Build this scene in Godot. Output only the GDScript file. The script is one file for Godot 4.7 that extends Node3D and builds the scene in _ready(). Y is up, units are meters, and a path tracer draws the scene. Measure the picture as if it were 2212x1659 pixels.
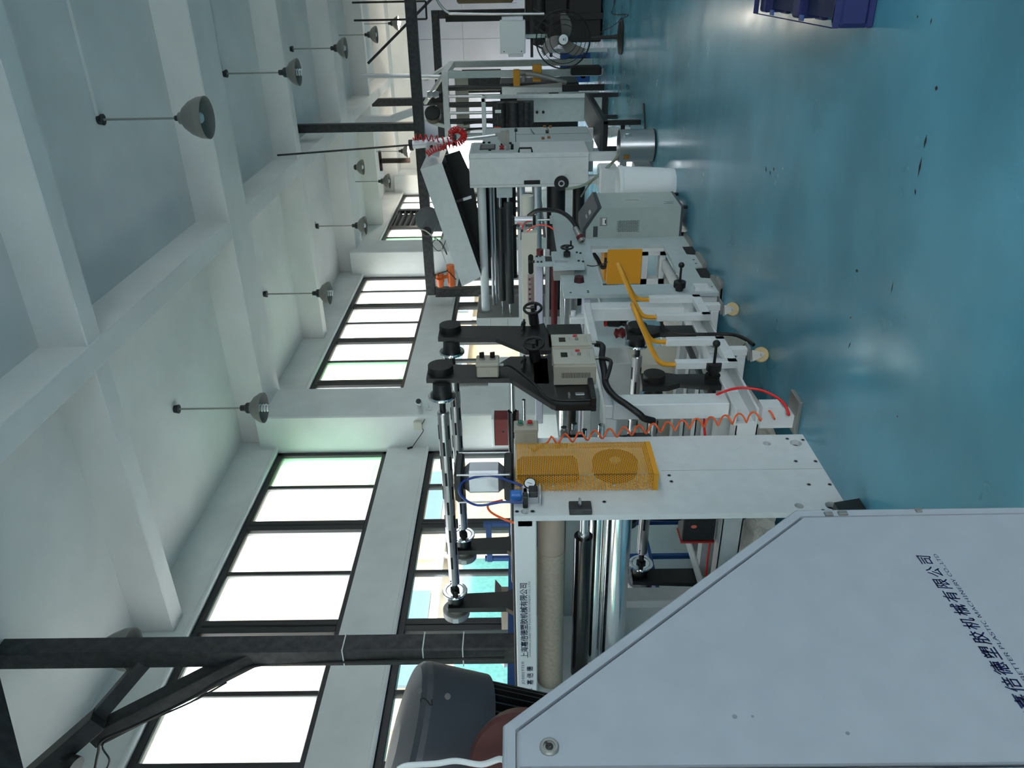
extends Node3D
# A film-converting workshop: a machine line along a windowed wall, photographed with the camera turned on its side.

class MB:  # collects triangles in world coordinates; front faces clockwise
	var v := PackedVector3Array()
	var n := PackedVector3Array()
	var xf := Transform3D.IDENTITY
	func tri(a: Vector3, b: Vector3, c: Vector3, na: Vector3, nb: Vector3, nc: Vector3) -> void:
		a = xf * a; b = xf * b; c = xf * c
		var q := xf.basis
		na = q * na; nb = q * nb; nc = q * nc
		if (b - a).cross(c - a).dot(na + nb + nc) > 0.0:
			v.append(a); v.append(c); v.append(b); n.append(na); n.append(nc); n.append(nb)
		else:
			v.append(a); v.append(b); v.append(c); n.append(na); n.append(nb); n.append(nc)
	func flat(a: Vector3, b: Vector3, c: Vector3, out: Vector3) -> void:
		var m := (b - a).cross(c - a)
		if m.length_squared() < 1e-18:
			return
		m = m.normalized()
		if m.dot(out) < 0.0:
			m = -m
		tri(a, b, c, m, m, m)
	func quad(a: Vector3, b: Vector3, c: Vector3, d: Vector3, out: Vector3) -> void:
		flat(a, b, c, out)
		flat(a, c, d, out)
	func box(c: Vector3, s: Vector3, bev := 0.0, bs := Basis.IDENTITY) -> MB:
		var e := s * 0.5
		bev = minf(bev, minf(e.x, minf(e.y, e.z)) * 0.9)
		if bev <= 0.0:
			for ax in 3:
				for sg in [-1.0, 1.0]:
					var u := (ax + 1) % 3
					var w := (ax + 2) % 3
					var p := []
					for k in [[-1, -1], [1, -1], [1, 1], [-1, 1]]:
						var q := Vector3.ZERO
						q[ax] = sg * e[ax]; q[u] = k[0] * e[u]; q[w] = k[1] * e[w]
						p.append(c + bs * q)
					var o := Vector3.ZERO
					o[ax] = sg
					quad(p[0], p[1], p[2], p[3], bs * o)
			return self
		var i := e - Vector3.ONE * bev
		for ax in 3:
			var u := (ax + 1) % 3
			var w := (ax + 2) % 3
			for sg in [-1.0, 1.0]:
				var p := []
				for k in [[-1, -1], [1, -1], [1, 1], [-1, 1]]:
					var q := Vector3.ZERO
					q[ax] = sg * e[ax]; q[u] = k[0] * i[u]; q[w] = k[1] * i[w]
					p.append(c + bs * q)
				var o := Vector3.ZERO
				o[ax] = sg
				quad(p[0], p[1], p[2], p[3], bs * o)
			for su in [-1.0, 1.0]:
				for sw in [-1.0, 1.0]:
					var p := []
					for k in [[-1, 0], [1, 0], [1, 1], [-1, 1]]:
						var q := Vector3.ZERO
						q[ax] = k[0] * i[ax]
						q[u] = su * (e[u] if k[1] == 0 else i[u])
						q[w] = sw * (i[w] if k[1] == 0 else e[w])
						p.append(c + bs * q)
					var o := Vector3.ZERO
					o[u] = su; o[w] = sw
					quad(p[0], p[1], p[2], p[3], bs * o)
		for a in [-1.0, 1.0]:
			for b in [-1.0, 1.0]:
				for d in [-1.0, 1.0]:
					flat(c + bs * Vector3(a * e.x, b * i.y, d * i.z), c + bs * Vector3(a * i.x, b * e.y, d * i.z), c + bs * Vector3(a * i.x, b * i.y, d * e.z), bs * Vector3(a, b, d))
		return self
	func bb(x0: float, x1: float, y0: float, y1: float, z0: float, z1: float, bev := 0.0) -> MB:
		return box(Vector3((x0 + x1) / 2, (y0 + y1) / 2, (z0 + z1) / 2), Vector3(absf(x1 - x0), absf(y1 - y0), absf(z1 - z0)), bev)
	func bar(a: Vector3, b: Vector3, w: float, t: float, side := Vector3.RIGHT, bev := 0.003) -> MB:  # a bar from a to b, w wide along side
		var y := (b - a).normalized()
		var x := (side - y * side.dot(y)).normalized()
		return box((a + b) / 2, Vector3(w, (b - a).length(), t), bev, Basis(x, y, x.cross(y)))
	static func frame_of(d: Vector3) -> Array:
		d = d.normalized()
		var u := d.cross(Vector3.UP if absf(d.y) < 0.9 else Vector3.RIGHT).normalized()
		return [u, d.cross(u)]
	func cyl(a: Vector3, b: Vector3, r: float, r2 := -1.0, k := 20, caps := true) -> MB:
		if r2 < 0.0:
			r2 = r
		var f := frame_of(b - a)
		var d := (b - a).normalized()
		var sl := (r - r2) / maxf((b - a).length(), 1e-6)
		for i in k:
			var t0 := TAU * i / k
			var t1 := TAU * (i + 1) / k
			var e0: Vector3 = f[0] * cos(t0) + f[1] * sin(t0)
			var e1: Vector3 = f[0] * cos(t1) + f[1] * sin(t1)
			var n0 := (e0 + d * sl).normalized()
			var n1 := (e1 + d * sl).normalized()
			tri(a + e0 * r, a + e1 * r, b + e1 * r2, n0, n1, n1)
			if r2 > 0.0:
				tri(a + e0 * r, b + e1 * r2, b + e0 * r2, n0, n1, n0)
			if caps:
				if r > 0.0:
					tri(a, a + e0 * r, a + e1 * r, -d, -d, -d)
				if r2 > 0.0:
					tri(b, b + e0 * r2, b + e1 * r2, d, d, d)
		return self
	func lathe(o: Vector3, ax: Vector3, prof: Array, k := 24) -> MB:  # prof: [r, h] pairs
		var f := frame_of(ax)
		ax = ax.normalized()
		for s in prof.size() - 1:
			var p: Array = prof[s]
			var q: Array = prof[s + 1]
			var dr: float = q[0] - p[0]
			var dh: float = q[1] - p[1]
			var l := sqrt(dr * dr + dh * dh)
			if l < 1e-7:
				continue
			for i in k:
				var t0 := TAU * i / k
				var t1 := TAU * (i + 1) / k
				var e0: Vector3 = f[0] * cos(t0) + f[1] * sin(t0)
				var e1: Vector3 = f[0] * cos(t1) + f[1] * sin(t1)
				var n0 := (e0 * dh - ax * dr) / l
				var n1 := (e1 * dh - ax * dr) / l
				var a: Vector3 = o + ax * p[1]
				var b: Vector3 = o + ax * q[1]
				tri(a + e0 * p[0], a + e1 * p[0], b + e1 * q[0], n0, n1, n1)
				tri(a + e0 * p[0], b + e1 * q[0], b + e0 * q[0], n0, n1, n0)
		return self
	func tube(pts: Array, r: float, k := 8, smooth := true, closed := false) -> MB:
		var p: Array = pts
		if smooth and pts.size() > 2:
			p = []
			var m := pts.size()
			for i in (m if closed else m - 1):
				var a: Vector3 = pts[(i - 1 + m) % m] if closed else pts[maxi(i - 1, 0)]
				var b: Vector3 = pts[i]
				var c: Vector3 = pts[(i + 1) % m]
				var d: Vector3 = pts[(i + 2) % m] if closed else pts[mini(i + 2, m - 1)]
				for j in 6:
					p.append(b.cubic_interpolate(c, a, d, j / 6.0))
			if not closed:
				p.append(pts[m - 1])
		var cnt := p.size()
		var u := Vector3.ZERO
		var rings := []
		for i in cnt:
			var t: Vector3
			if closed:
				t = (p[(i + 1) % cnt] - p[(i - 1 + cnt) % cnt]).normalized()
			else:
				t = (p[mini(i + 1, cnt - 1)] - p[maxi(i - 1, 0)]).normalized()
			if u == Vector3.ZERO:
				u = frame_of(t)[0]
			u = (u - t * u.dot(t)).normalized()
			var w := t.cross(u)
			var ring := []
			for j in k:
				ring.append(u * cos(TAU * j / k) + w * sin(TAU * j / k))
			rings.append(ring)
		for i in (cnt if closed else cnt - 1):
			var q := (i + 1) % cnt
			for j in k:
				var l := (j + 1) % k
				tri(p[i] + rings[i][j] * r, p[i] + rings[i][l] * r, p[q] + rings[q][l] * r, rings[i][j], rings[i][l], rings[q][l])
				tri(p[i] + rings[i][j] * r, p[q] + rings[q][l] * r, p[q] + rings[q][j] * r, rings[i][j], rings[q][l], rings[q][j])
		if not closed:
			for e in [0, cnt - 1]:
				var d: Vector3 = (p[0] - p[1]) if e == 0 else (p[cnt - 1] - p[cnt - 2])
				for j in k:
					flat(p[e], p[e] + rings[e][j] * r, p[e] + rings[e][(j + 1) % k] * r, d)
		return self
	func ring(c: Vector3, ax: Vector3, rr: float, r: float, k := 28, kk := 8) -> MB:
		var f := frame_of(ax)
		var pts := []
		for i in k:
			pts.append(c + f[0] * cos(TAU * i / k) * rr + f[1] * sin(TAU * i / k) * rr)
		return tube(pts, r, kk, false, true)
	func prism(poly: Array, o: Vector3, ux: Vector3, uy: Vector3, dep: Vector3, holes := []) -> MB:  # poly of Vector2 in the plane (ux, uy) at o, drawn out along dep
		var pp := PackedVector2Array(poly)
		if Geometry2D.is_polygon_clockwise(pp):
			pp.reverse()
		var loops := [pp]
		var merged := pp
		for hh in holes:
			var hp := PackedVector2Array(hh)
			if not Geometry2D.is_polygon_clockwise(hp):
				hp.reverse()
			loops.append(hp)
		var hs := loops.slice(1)
		hs.sort_custom(func(a, b): return _mx(a) > _mx(b))
		for hp in hs:
			var hi := 0
			for i in hp.size():
				if hp[i].x > hp[hi].x:
					hi = i
			var best := -1
			var bd := 1e9
			for i in merged.size():
				var dd: float = merged[i].distance_to(hp[hi])
				if merged[i].x >= hp[hi].x and dd < bd:
					var ok := true
					for e in merged.size():
						var a: Vector2 = merged[e]
						var b: Vector2 = merged[(e + 1) % merged.size()]
						if a.is_equal_approx(merged[i]) or b.is_equal_approx(merged[i]):
							continue
						if Geometry2D.segment_intersects_segment(hp[hi], merged[i], a, b) != null:
							ok = false
							break
					if ok:
						bd = dd
						best = i
			if best < 0:
				continue
			var nw := PackedVector2Array()
			for i in best + 1:
				nw.append(merged[i])
			for i in hp.size() + 1:
				nw.append(hp[(hi + i) % hp.size()])
			for i in range(best, merged.size()):
				nw.append(merged[i])
			merged = nw
		var idx := Geometry2D.triangulate_polygon(merged)
		var nn := ux.cross(uy)
		if nn.dot(dep) > 0.0:
			nn = -nn
		for i in range(0, idx.size(), 3):
			var t := []
			for j in 3:
				t.append(o + ux * merged[idx[i + j]].x + uy * merged[idx[i + j]].y)
			flat(t[0], t[1], t[2], nn)
			flat(t[0] + dep, t[1] + dep, t[2] + dep, -nn)
		for lp in loops:
			for i in lp.size():
				var a: Vector2 = lp[i]
				var b: Vector2 = lp[(i + 1) % lp.size()]
				var o2 := Vector2(b.y - a.y, a.x - b.x)
				var pa := o + ux * a.x + uy * a.y
				var pb := o + ux * b.x + uy * b.y
				quad(pa, pb, pb + dep, pa + dep, ux * o2.x + uy * o2.y)
		return self
	static func _mx(a) -> float:
		var m := -1e9
		for p in a:
			m = maxf(m, p.x)
		return m
	static func circle(c: Vector2, r: float, k := 14) -> Array:
		var o := []
		for i in k:
			o.append(c + Vector2(cos(TAU * i / k), sin(TAU * i / k)) * r)
		return o
	func stroke(pts: Array, o: Vector3, ux: Vector3, uy: Vector3, w: float, lift: Vector3) -> MB:  # a flat printed stroke
		for i in pts.size() - 1:
			var a: Vector2 = pts[i]
			var b: Vector2 = pts[i + 1]
			var d := (b - a)
			if d.length() < 1e-6:
				continue
			d = d.normalized() * w * 0.5
			var q := Vector2(-d.y, d.x)
			var f := func(p: Vector2) -> Vector3: return o + ux * p.x + uy * p.y + lift
			quad(f.call(a - d + q), f.call(b + d + q), f.call(b + d - q), f.call(a - d - q), lift)
		return self

var mats := {}
var taken := {}
const HAN := {
	"上": "4,10 4,0;4,6 9,6;0,0 10,0",
	"海": "0,9 1.5,8;0,6 1.5,5;0,0 2,3.5;4,10 3,7.5;3.5,9 10,9;4,7 9,7 8.5,0 7.5,0;4,7 3.5,1.5 9.2,1.5;2.5,4 10,4;6,6 6.5,5;6,3.2 6.5,2.2",
	"嘉": "0,9 10,9;5,10 5,7.5;1,7.7 9,7.7;2,6.8 8,6.8 8,5.3 2,5.3 2,6.8;3,5 3.5,4.2;7,5 6.5,4.2;0,4 10,4;0.5,2.7 4,2.7 3.7,0 3,0;2.2,3.5 0.3,0;5.8,2.5 9.2,2.5 9.2,0 5.8,0 5.8,2.5",
	"倍": "2.5,10 0,5;1.3,7 1.3,0;6.5,10 6.5,8.6;3.5,8.3 10,8.3;5,7.8 5.6,6;8.5,7.8 7.8,6;3.2,5.6 10,5.6;4.2,4 9.2,4 9.2,0 4.2,0 4.2,4",
	"德": "2.3,10 0,7.8;2.6,7.5 0,4.8;1.4,6 1.4,0;3.3,9 10,9;6.6,10 6.6,7.6;3.7,7.4 9.6,7.4 9.6,5.3 3.7,5.3 3.7,7.4;5.6,7.4 5.6,5.3;7.6,7.4 7.6,5.3;3.2,4.2 10,4.2;3.3,2.6 3,0.5;4.8,3 5.2,0.2 8.2,0.2 8.4,1.3;6.4,3.2 7,2;9,2.8 10,1",
	"塑": "1.2,10 1.8,9;4.2,10 3.4,9;0.3,8.8 5.2,8.8;2.8,8.8 2.8,6.5 1,4.6;0.8,7.8 0.8,6.3 4.8,6.3 4.8,7.8;6,9.6 6,6 5.3,4.5;6,9.6 9.5,9.6 9.5,4.8 8.6,4.8;6,8 9.5,8;6,6.5 9.5,6.5;5,4 5,0;1.5,2.6 8.5,2.6;0,0 10,0",
	"胶": "0.8,9.5 0.8,3 0,0;0.8,9.5 3.5,9.5 3.5,0 2.6,0;0.8,6.7 3.5,6.7;0.8,4 3.5,4;7,10 7,8.4;4.5,8 10,8;6,7.5 4.6,5.5;8,7.5 9.8,5.5;9,5.5 7.5,2.5 4.5,0;5.5,5.2 7,2.6 10,0",
	"机": "2.2,10 2.2,0;0,7.3 4.2,7.3;2.2,7 0,3;2.2,6 4,4;5.5,9.2 5.5,4 4.3,0;5.5,9.2 8.3,9.2 8.3,1 9,0.2 10,0.5 10,2.5",
	"械": "1.8,10 1.8,0;0,7.3 3.6,7.3;1.8,7 0,3;1.8,6 3.3,4.4;3.8,7.8 10,7.8;7.6,10 8,4 9.2,0 10,2.2;9.5,5.6 7,1.5 6,0.2;9,9.6 9.7,8.6;3.8,5 7.2,5;4.8,6.6 4.8,2.5 4,0;6.2,6.6 6.2,0.5",
	"有": "0,8.2 10,8.2;4.6,10 3,6.3 0,3.2;3.2,6.2 3.2,0;3.2,6.2 8.6,6.2 8.6,0 7.4,0;3.2,4.2 8.6,4.2;3.2,2.2 8.6,2.2",
	"限": "0.8,9.6 0.8,0;0.8,9.6 3.6,9.6 2.4,6.8 3.7,4.6 2.2,3.2;5,9.6 9.2,9.6 9.2,5.4 5,5.4;5,7.5 9.2,7.5;5,9.6 5,0.3 6.8,1.4;6.4,5.4 7.8,2.2 10,0;9.7,4.3 7.6,2.6",
	"公": "3.6,9.4 2.4,7 0,4.6;6.2,9.6 7.6,7 10,4.8;5,5.6 3.4,2.6 1.6,0.4 7.8,1;6.6,3.2 8.8,0",
	"司": "0.5,9.4 9.4,9.4 9.4,0.2 8,0.6;1,7.2 7.4,7.2;1.6,5.2 6.8,5.2 6.8,1.6 1.6,1.6 1.6,5.2",
}

func numbered(s: String) -> String:
	var k: int = taken.get(s, 0)
	taken[s] = k + 1
	return s if k == 0 else "%s_%03d" % [s, k]

func thing(called: String, label: String, category: String, at := Vector3.ZERO, group := "") -> Node3D:
	var o := Node3D.new()
	o.name = numbered(called)
	add_child(o)
	o.position = at
	o.set_meta("label", label)
	o.set_meta("category", category)
	if group:
		o.set_meta("group", group)
	return o

func origin_of(o: Node) -> Vector3:
	var p := Vector3.ZERO
	while o is Node3D and o != self:
		p += o.position
		o = o.get_parent()
	return p

func part(parent: Node, called: String, b: MB, m: Material) -> MeshInstance3D:
	var o := MeshInstance3D.new()
	o.name = called
	var off := origin_of(parent)
	var vv := b.v.duplicate()
	if off != Vector3.ZERO:
		for i in vv.size():
			vv[i] -= off
	var arr := []
	arr.resize(Mesh.ARRAY_MAX)
	arr[Mesh.ARRAY_VERTEX] = vv
	arr[Mesh.ARRAY_NORMAL] = b.n
	var me := ArrayMesh.new()
	me.add_surface_from_arrays(Mesh.PRIMITIVE_TRIANGLES, arr)
	me.surface_set_material(0, m)
	o.mesh = me
	parent.add_child(o, true)
	return o

func solid(called: String, b: MB, m: Material, label: String, category: String, group := "") -> MeshInstance3D:  # a thing that is one mesh
	var o := part(self, numbered(called), b, m)
	o.set_meta("label", label)
	o.set_meta("category", category)
	if group:
		o.set_meta("group", group)
	return o

func struct(called: String, b: MB, m: Material, label := "") -> MeshInstance3D:
	var o := part(self, called, b, m)
	o.set_meta("kind", "structure")
	if label:
		o.set_meta("label", label)
	return o

func dup(o: Node3D, called: String, by: Vector3, label: String) -> Node3D:
	var r: Node3D = o.duplicate()
	r.name = numbered(called)
	add_child(r)
	r.position = o.position + by
	r.set_meta("label", label)
	return r

func mat(key: String, c: Color, rough := 0.5, metal := 0.0) -> StandardMaterial3D:
	if mats.has(key):
		return mats[key]
	var m := StandardMaterial3D.new()
	m.resource_name = key
	m.albedo_color = c
	m.roughness = rough
	m.metallic = metal
	mats[key] = m
	return m

func noise_tex(freq: float, lo: Color, hi: Color, size := 512, oct := 4, normal := 0.0, sd := 1) -> NoiseTexture2D:
	var f := FastNoiseLite.new()
	f.seed = sd
	f.noise_type = FastNoiseLite.TYPE_SIMPLEX_SMOOTH
	f.frequency = freq
	f.fractal_octaves = oct
	var t := NoiseTexture2D.new()
	t.width = size
	t.height = size
	t.seamless = true
	t.noise = f
	if normal > 0.0:
		t.as_normal_map = true
		t.bump_strength = normal
	else:
		var g := Gradient.new()
		g.set_color(0, lo)
		g.set_color(1, hi)
		t.color_ramp = g
	return t

func mottled(key: String, c: Color, rough: float, lo: float, freq: float, scale: float, metal := 0.0) -> StandardMaterial3D:
	if mats.has(key):
		return mats[key]
	var m := mat(key, c, rough, metal)
	m.albedo_texture = noise_tex(freq, Color(lo, lo, lo), Color.WHITE, 512, 5, 0.0, key.hash() % 1000)
	m.uv1_triplanar = true
	m.uv1_world_triplanar = true
	m.uv1_scale = Vector3.ONE * scale
	return m

func han(b: MB, text: String, o: Vector3, ux: Vector3, uy: Vector3, size: float, step: float, w: float, lift: Vector3, slant := 0.0) -> void:
	for i in text.length():
		for s in HAN.get(text[i], "").split(";"):
			var pts := []
			for q in s.split(" "):
				var xy: PackedFloat64Array = String(q).split_floats(",")
				pts.append(Vector2(i * step + (xy[0] + xy[1] * slant) * size * 0.1, xy[1] * size * 0.1))
			b.stroke(pts, o, ux, uy, w, lift)

func lettering(parent: Node, called: String, text: String, at: Vector3, ux: Vector3, uy: Vector3, cap: float, width: float, m: Material, bold := false) -> void:  # flat print, cap height and total width in metres
	var t := TextMesh.new()
	var f := SystemFont.new()
	f.font_names = PackedStringArray(["Droid Sans"])
	f.font_weight = 700 if bold else 400
	t.font = f
	t.text = text
	t.font_size = 48
	t.pixel_size = 0.01
	t.depth = 0.0
	t.horizontal_alignment = HORIZONTAL_ALIGNMENT_LEFT
	t.vertical_alignment = VERTICAL_ALIGNMENT_BOTTOM
	t.material = m
	var a := t.get_aabb()
	var sx := width / maxf(a.size.x, 0.001)
	var sy := cap / maxf(a.size.y, 0.001)
	var arr := t.get_mesh_arrays() if t.has_method("get_mesh_arrays") else t.surface_get_arrays(0)
	var b := MB.new()
	var vs: PackedVector3Array = arr[Mesh.ARRAY_VERTEX]
	var ix = arr[Mesh.ARRAY_INDEX]
	var nrm := ux.cross(uy).normalized()
	var cnt: int = ix.size() if ix != null else vs.size()
	for i in range(0, cnt, 3):
		var p := []
		for j in 3:
			var q: Vector3 = vs[ix[i + j]] if ix != null else vs[i + j]
			p.append(at + ux * (q.x - a.position.x) * sx + uy * (q.y - a.position.y) * sy + nrm * 0.001)
		b.flat(p[0], p[1], p[2], nrm)
	part(parent, called, b, m)

func _ready() -> void:
	# camera: a phone held upright, its picture stored lying on its side
	var cam := Camera3D.new()
	cam.name = "camera"
	add_child(cam)
	cam.fov = 52.5224
	cam.near = 0.05
	cam.far = 200.0
	cam.transform = Transform3D(Basis(Vector3(-0.017915, -0.999837, -0.002124), Vector3(0.881218, -0.014786, -0.472478), Vector3(0.472370, -0.010337, 0.881340)), Vector3(0, 1.6, 0))
	cam.current = true
	# overcast daylight
	var we := WorldEnvironment.new()
	we.name = "environment"
	var env := Environment.new()
	env.background_mode = Environment.BG_SKY
	var sky := Sky.new()
	var sm := ProceduralSkyMaterial.new()
	sm.sky_top_color = Color(0.93, 0.97, 1.0)
	sm.sky_horizon_color = Color(0.98, 0.99, 1.0)
	sm.ground_horizon_color = Color(0.5, 0.5, 0.48)
	sm.ground_bottom_color = Color(0.4, 0.4, 0.38)
	sm.sky_energy_multiplier = 1.0
	sky.sky_material = sm
	env.sky = sky
	env.background_energy_multiplier = 5.0
	env.tonemap_mode = Environment.TONE_MAPPER_LINEAR
	env.tonemap_exposure = 2.75
	env.sdfgi_enabled = true
	env.ssao_enabled = true
	env.ssil_enabled = true
	we.environment = env
	add_child(we)
	materials()
	room()
	windows()
	street()
	lamps()
	steelwork()
	extra()

func materials() -> void:
	mottled("wall", Color(0.90, 0.915, 0.905), 0.9, 0.93, 0.008, 0.35)
	mottled("slab", Color(0.94, 0.935, 0.92), 0.92, 0.94, 0.006, 0.3)
	mottled("lavender", Color(0.83, 0.82, 0.86), 0.6, 0.95, 0.006, 0.3)
	var f := mottled("floor", Color(0.36, 0.64, 0.73), 0.2, 0.80, 0.006, 0.22)
	f.roughness_texture = noise_tex(0.012, Color(0.5, 0.5, 0.5), Color(1, 1, 1), 512, 5, 0.0, 7)
	f.roughness = 0.3
	f.metallic_specular = 0.55
	f.normal_enabled = true
	f.normal_texture = noise_tex(0.02, Color.BLACK, Color.WHITE, 512, 4, 1.2, 9)
	f.normal_scale = 0.035
	mottled("white_paint", Color(0.84, 0.86, 0.86), 0.42, 0.95, 0.02, 0.8)
	mottled("grey_paint", Color(0.70, 0.75, 0.75), 0.45, 0.95, 0.02, 0.8)
	mat("cream", Color(0.80, 0.79, 0.74), 0.45)
	mat("beige_box", Color(0.66, 0.64, 0.58), 0.5)
	mat("black_paint", Color(0.075, 0.08, 0.088), 0.42)
	mat("rubber", Color(0.05, 0.05, 0.055), 0.55)
	mat("frame_dark", Color(0.13, 0.135, 0.145), 0.4)
	mottled("dark_steel", Color(0.27, 0.275, 0.285), 0.5, 0.6, 0.02, 1.2, 0.3)
	mat("chrome", Color(0.86, 0.87, 0.88), 0.12, 1.0)
	mat("steel", Color(0.72, 0.73, 0.74), 0.32, 1.0)
	mat("alu", Color(0.80, 0.81, 0.83), 0.45, 0.9)
	mat("zinc", Color(0.62, 0.62, 0.60), 0.5, 0.7)
	mat("yellow", Color(0.86, 0.60, 0.14), 0.45)
	mat("orange_hose", Color(0.93, 0.38, 0.14), 0.4)
	mat("red", Color(0.72, 0.10, 0.10), 0.45)
	mat("red_hose", Color(0.85, 0.12, 0.12), 0.35)
	mat("dark_red", Color(0.36, 0.06, 0.08), 0.5)
	mat("blue_tube", Color(0.12, 0.25, 0.55), 0.35)
	mat("blue_knob", Color(0.15, 0.42, 0.72), 0.4)
	mat("blue_steel", Color(0.13, 0.30, 0.55), 0.45)
	mat("print_blue", Color(0.07, 0.12, 0.30), 0.6)
	mat("hole", Color(0.06, 0.06, 0.06), 0.8)
	mat("kraft", Color(0.66, 0.60, 0.54), 0.85)
	mat("green", Color(0.05, 0.45, 0.35), 0.4)
	mat("screen", Color(0.04, 0.045, 0.05), 0.15)
	mat("white_plastic", Color(0.88, 0.90, 0.90), 0.45)
	mat("roller_grey", Color(0.17, 0.18, 0.185), 0.35)
	mat("dark_steel2", Color(0.34, 0.36, 0.37), 0.5)
	mat("dark_red2", Color(0.42, 0.08, 0.11), 0.5)
	mat("lamp_grey", Color(0.50, 0.50, 0.48), 0.45)
	mat("lamp_white", Color(0.9, 0.92, 0.92), 0.35)

func V(x: float, y: float, z: float) -> Vector3:
	return Vector3(x, y, z)

func room() -> void:
	var w: Material = mats.wall
	var fl := struct("floor", MB.new().bb(-5.3, 7.3, -0.2, 0.0, -27.4, 5.3), mats.floor, "glossy blue epoxy floor with scuffs and cracks")
	var chips := MB.new()
	for k in CHIPS:
		var a: Vector3 = k[0]
		var b: Vector3 = k[1]
		var d := (b - a)
		var q := Vector3(-d.z, 0, d.x).normalized() * float(k[2])
		var m := (a + b) / 2
		chips.flat(a, m + q, b, Vector3.UP)
		chips.flat(a, m - q, b, Vector3.UP)
	part(fl, "chip", chips, mat("chip", Color(0.13, 0.11, 0.11), 0.8))
	struct("ceiling", MB.new().bb(-5.3, 7.3, 4.95, 5.15, -27.4, 5.3), mats.slab, "white plastered slab between concrete beams")
	for z in [-20.1, -14.2, -8.23, -2.2, 3.8]:
		struct("ceiling_beam", MB.new().bb(-5.0, 7.0, 4.6, 4.96, z - 0.3, z + 0.3, 0.01), mats.slab)
	for z in [-17.0, -11.02, -5.0, 0.9]:
		struct("ceiling_beam", MB.new().bb(-5.0, 7.0, 4.61, 4.96, z - 0.1, z + 0.1, 0.008), mats.slab)
	for x in [-2.38, 2.6]:
		struct("ceiling_beam", MB.new().bb(x - 0.1, x + 0.1, 4.603, 4.96, -20.4, 5.0, 0.008), mats.slab)
	# long walls: sill, band between the window rows, band above, and the piers at the columns
	for s in [[-5.24, -5.0, "wall_left"]]:
		var b := MB.new()
		b.bb(s[0], s[1], -0.1, 1.0, -20.6, 5.2).bb(s[0], s[1], 2.7, 3.18, -20.6, 5.2).bb(s[0], s[1], 4.49, 5.0, -20.6, 5.2)
		for z in [[-20.6, -19.66], [-14.4, -13.71], [-8.45, -7.77], [-2.6, -1.8], [3.4, 5.2]]:
			b.bb(s[0], s[1], 1.0, 2.7, z[0], z[1]).bb(s[0], s[1], 3.18, 4.49, z[0], z[1])
		struct(s[2], b, w)
	var wr := MB.new().bb(7.0, 7.24, -0.1, 3.18, -20.6, 5.2).bb(7.0, 7.24, 4.49, 5.0, -20.6, 5.2)
	for z in [[-20.6, -19.66], [-14.4, -13.71], [-8.45, -7.77], [-2.6, -1.8], [3.4, 5.2]]:
		wr.bb(7.0, 7.24, 3.18, 4.49, z[0], z[1])
	struct("wall_right", wr, w)
	for z in [-20.0, -14.06, -8.12, -2.2]:
		struct("column", MB.new().bb(-5.02, -4.56, 0, 4.7, z - 0.35, z + 0.35, 0.015), w)
		struct("column", MB.new().bb(6.56, 7.02, 0, 4.7, z - 0.35, z + 0.35, 0.015), w)
	struct("wall_back", MB.new().bb(-5.3, 7.3, 4.15, 5.05, -20.7, -20.4), w, "white wall strip above the opening to the far room")
	var wb := struct("wall_back", MB.new().bb(-5.3, 7.3, -0.1, 5.05, -27.4, -27.1), w)
	struct("wall_left", MB.new().bb(-5.24, -5.0, -0.1, 1.0, -27.4, -20.6).bb(-5.24, -5.0, 4.3, 5.05, -27.4, -20.6).bb(-5.24, -5.0, 1.0, 4.3, -27.4, -26.6).bb(-5.24, -5.0, 1.0, 4.3, -21.2, -20.6), w)
	struct("wall_right", MB.new().bb(7.0, 7.24, -0.1, 5.05, -27.4, -20.6), w)
	for y in [[0.0, 3.25], [3.262, 4.94]]:
		for x in 4:
			part(wb, "wall_panel", MB.new().bb(-4.98 + x * 2.99, -4.98 + x * 2.99 + 2.98, y[0], y[1], -27.11, -27.07, 0.004), mats.lavender)
	# the wall behind the photographer has a wide open gateway
	struct("wall_front", MB.new().bb(-5.3, 2.0, -0.1, 5.05, 5.0, 5.24).bb(5.5, 7.3, -0.1, 5.05, 5.0, 5.24).bb(2.0, 5.5, 3.4, 5.05, 5.0, 5.24), w)

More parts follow.
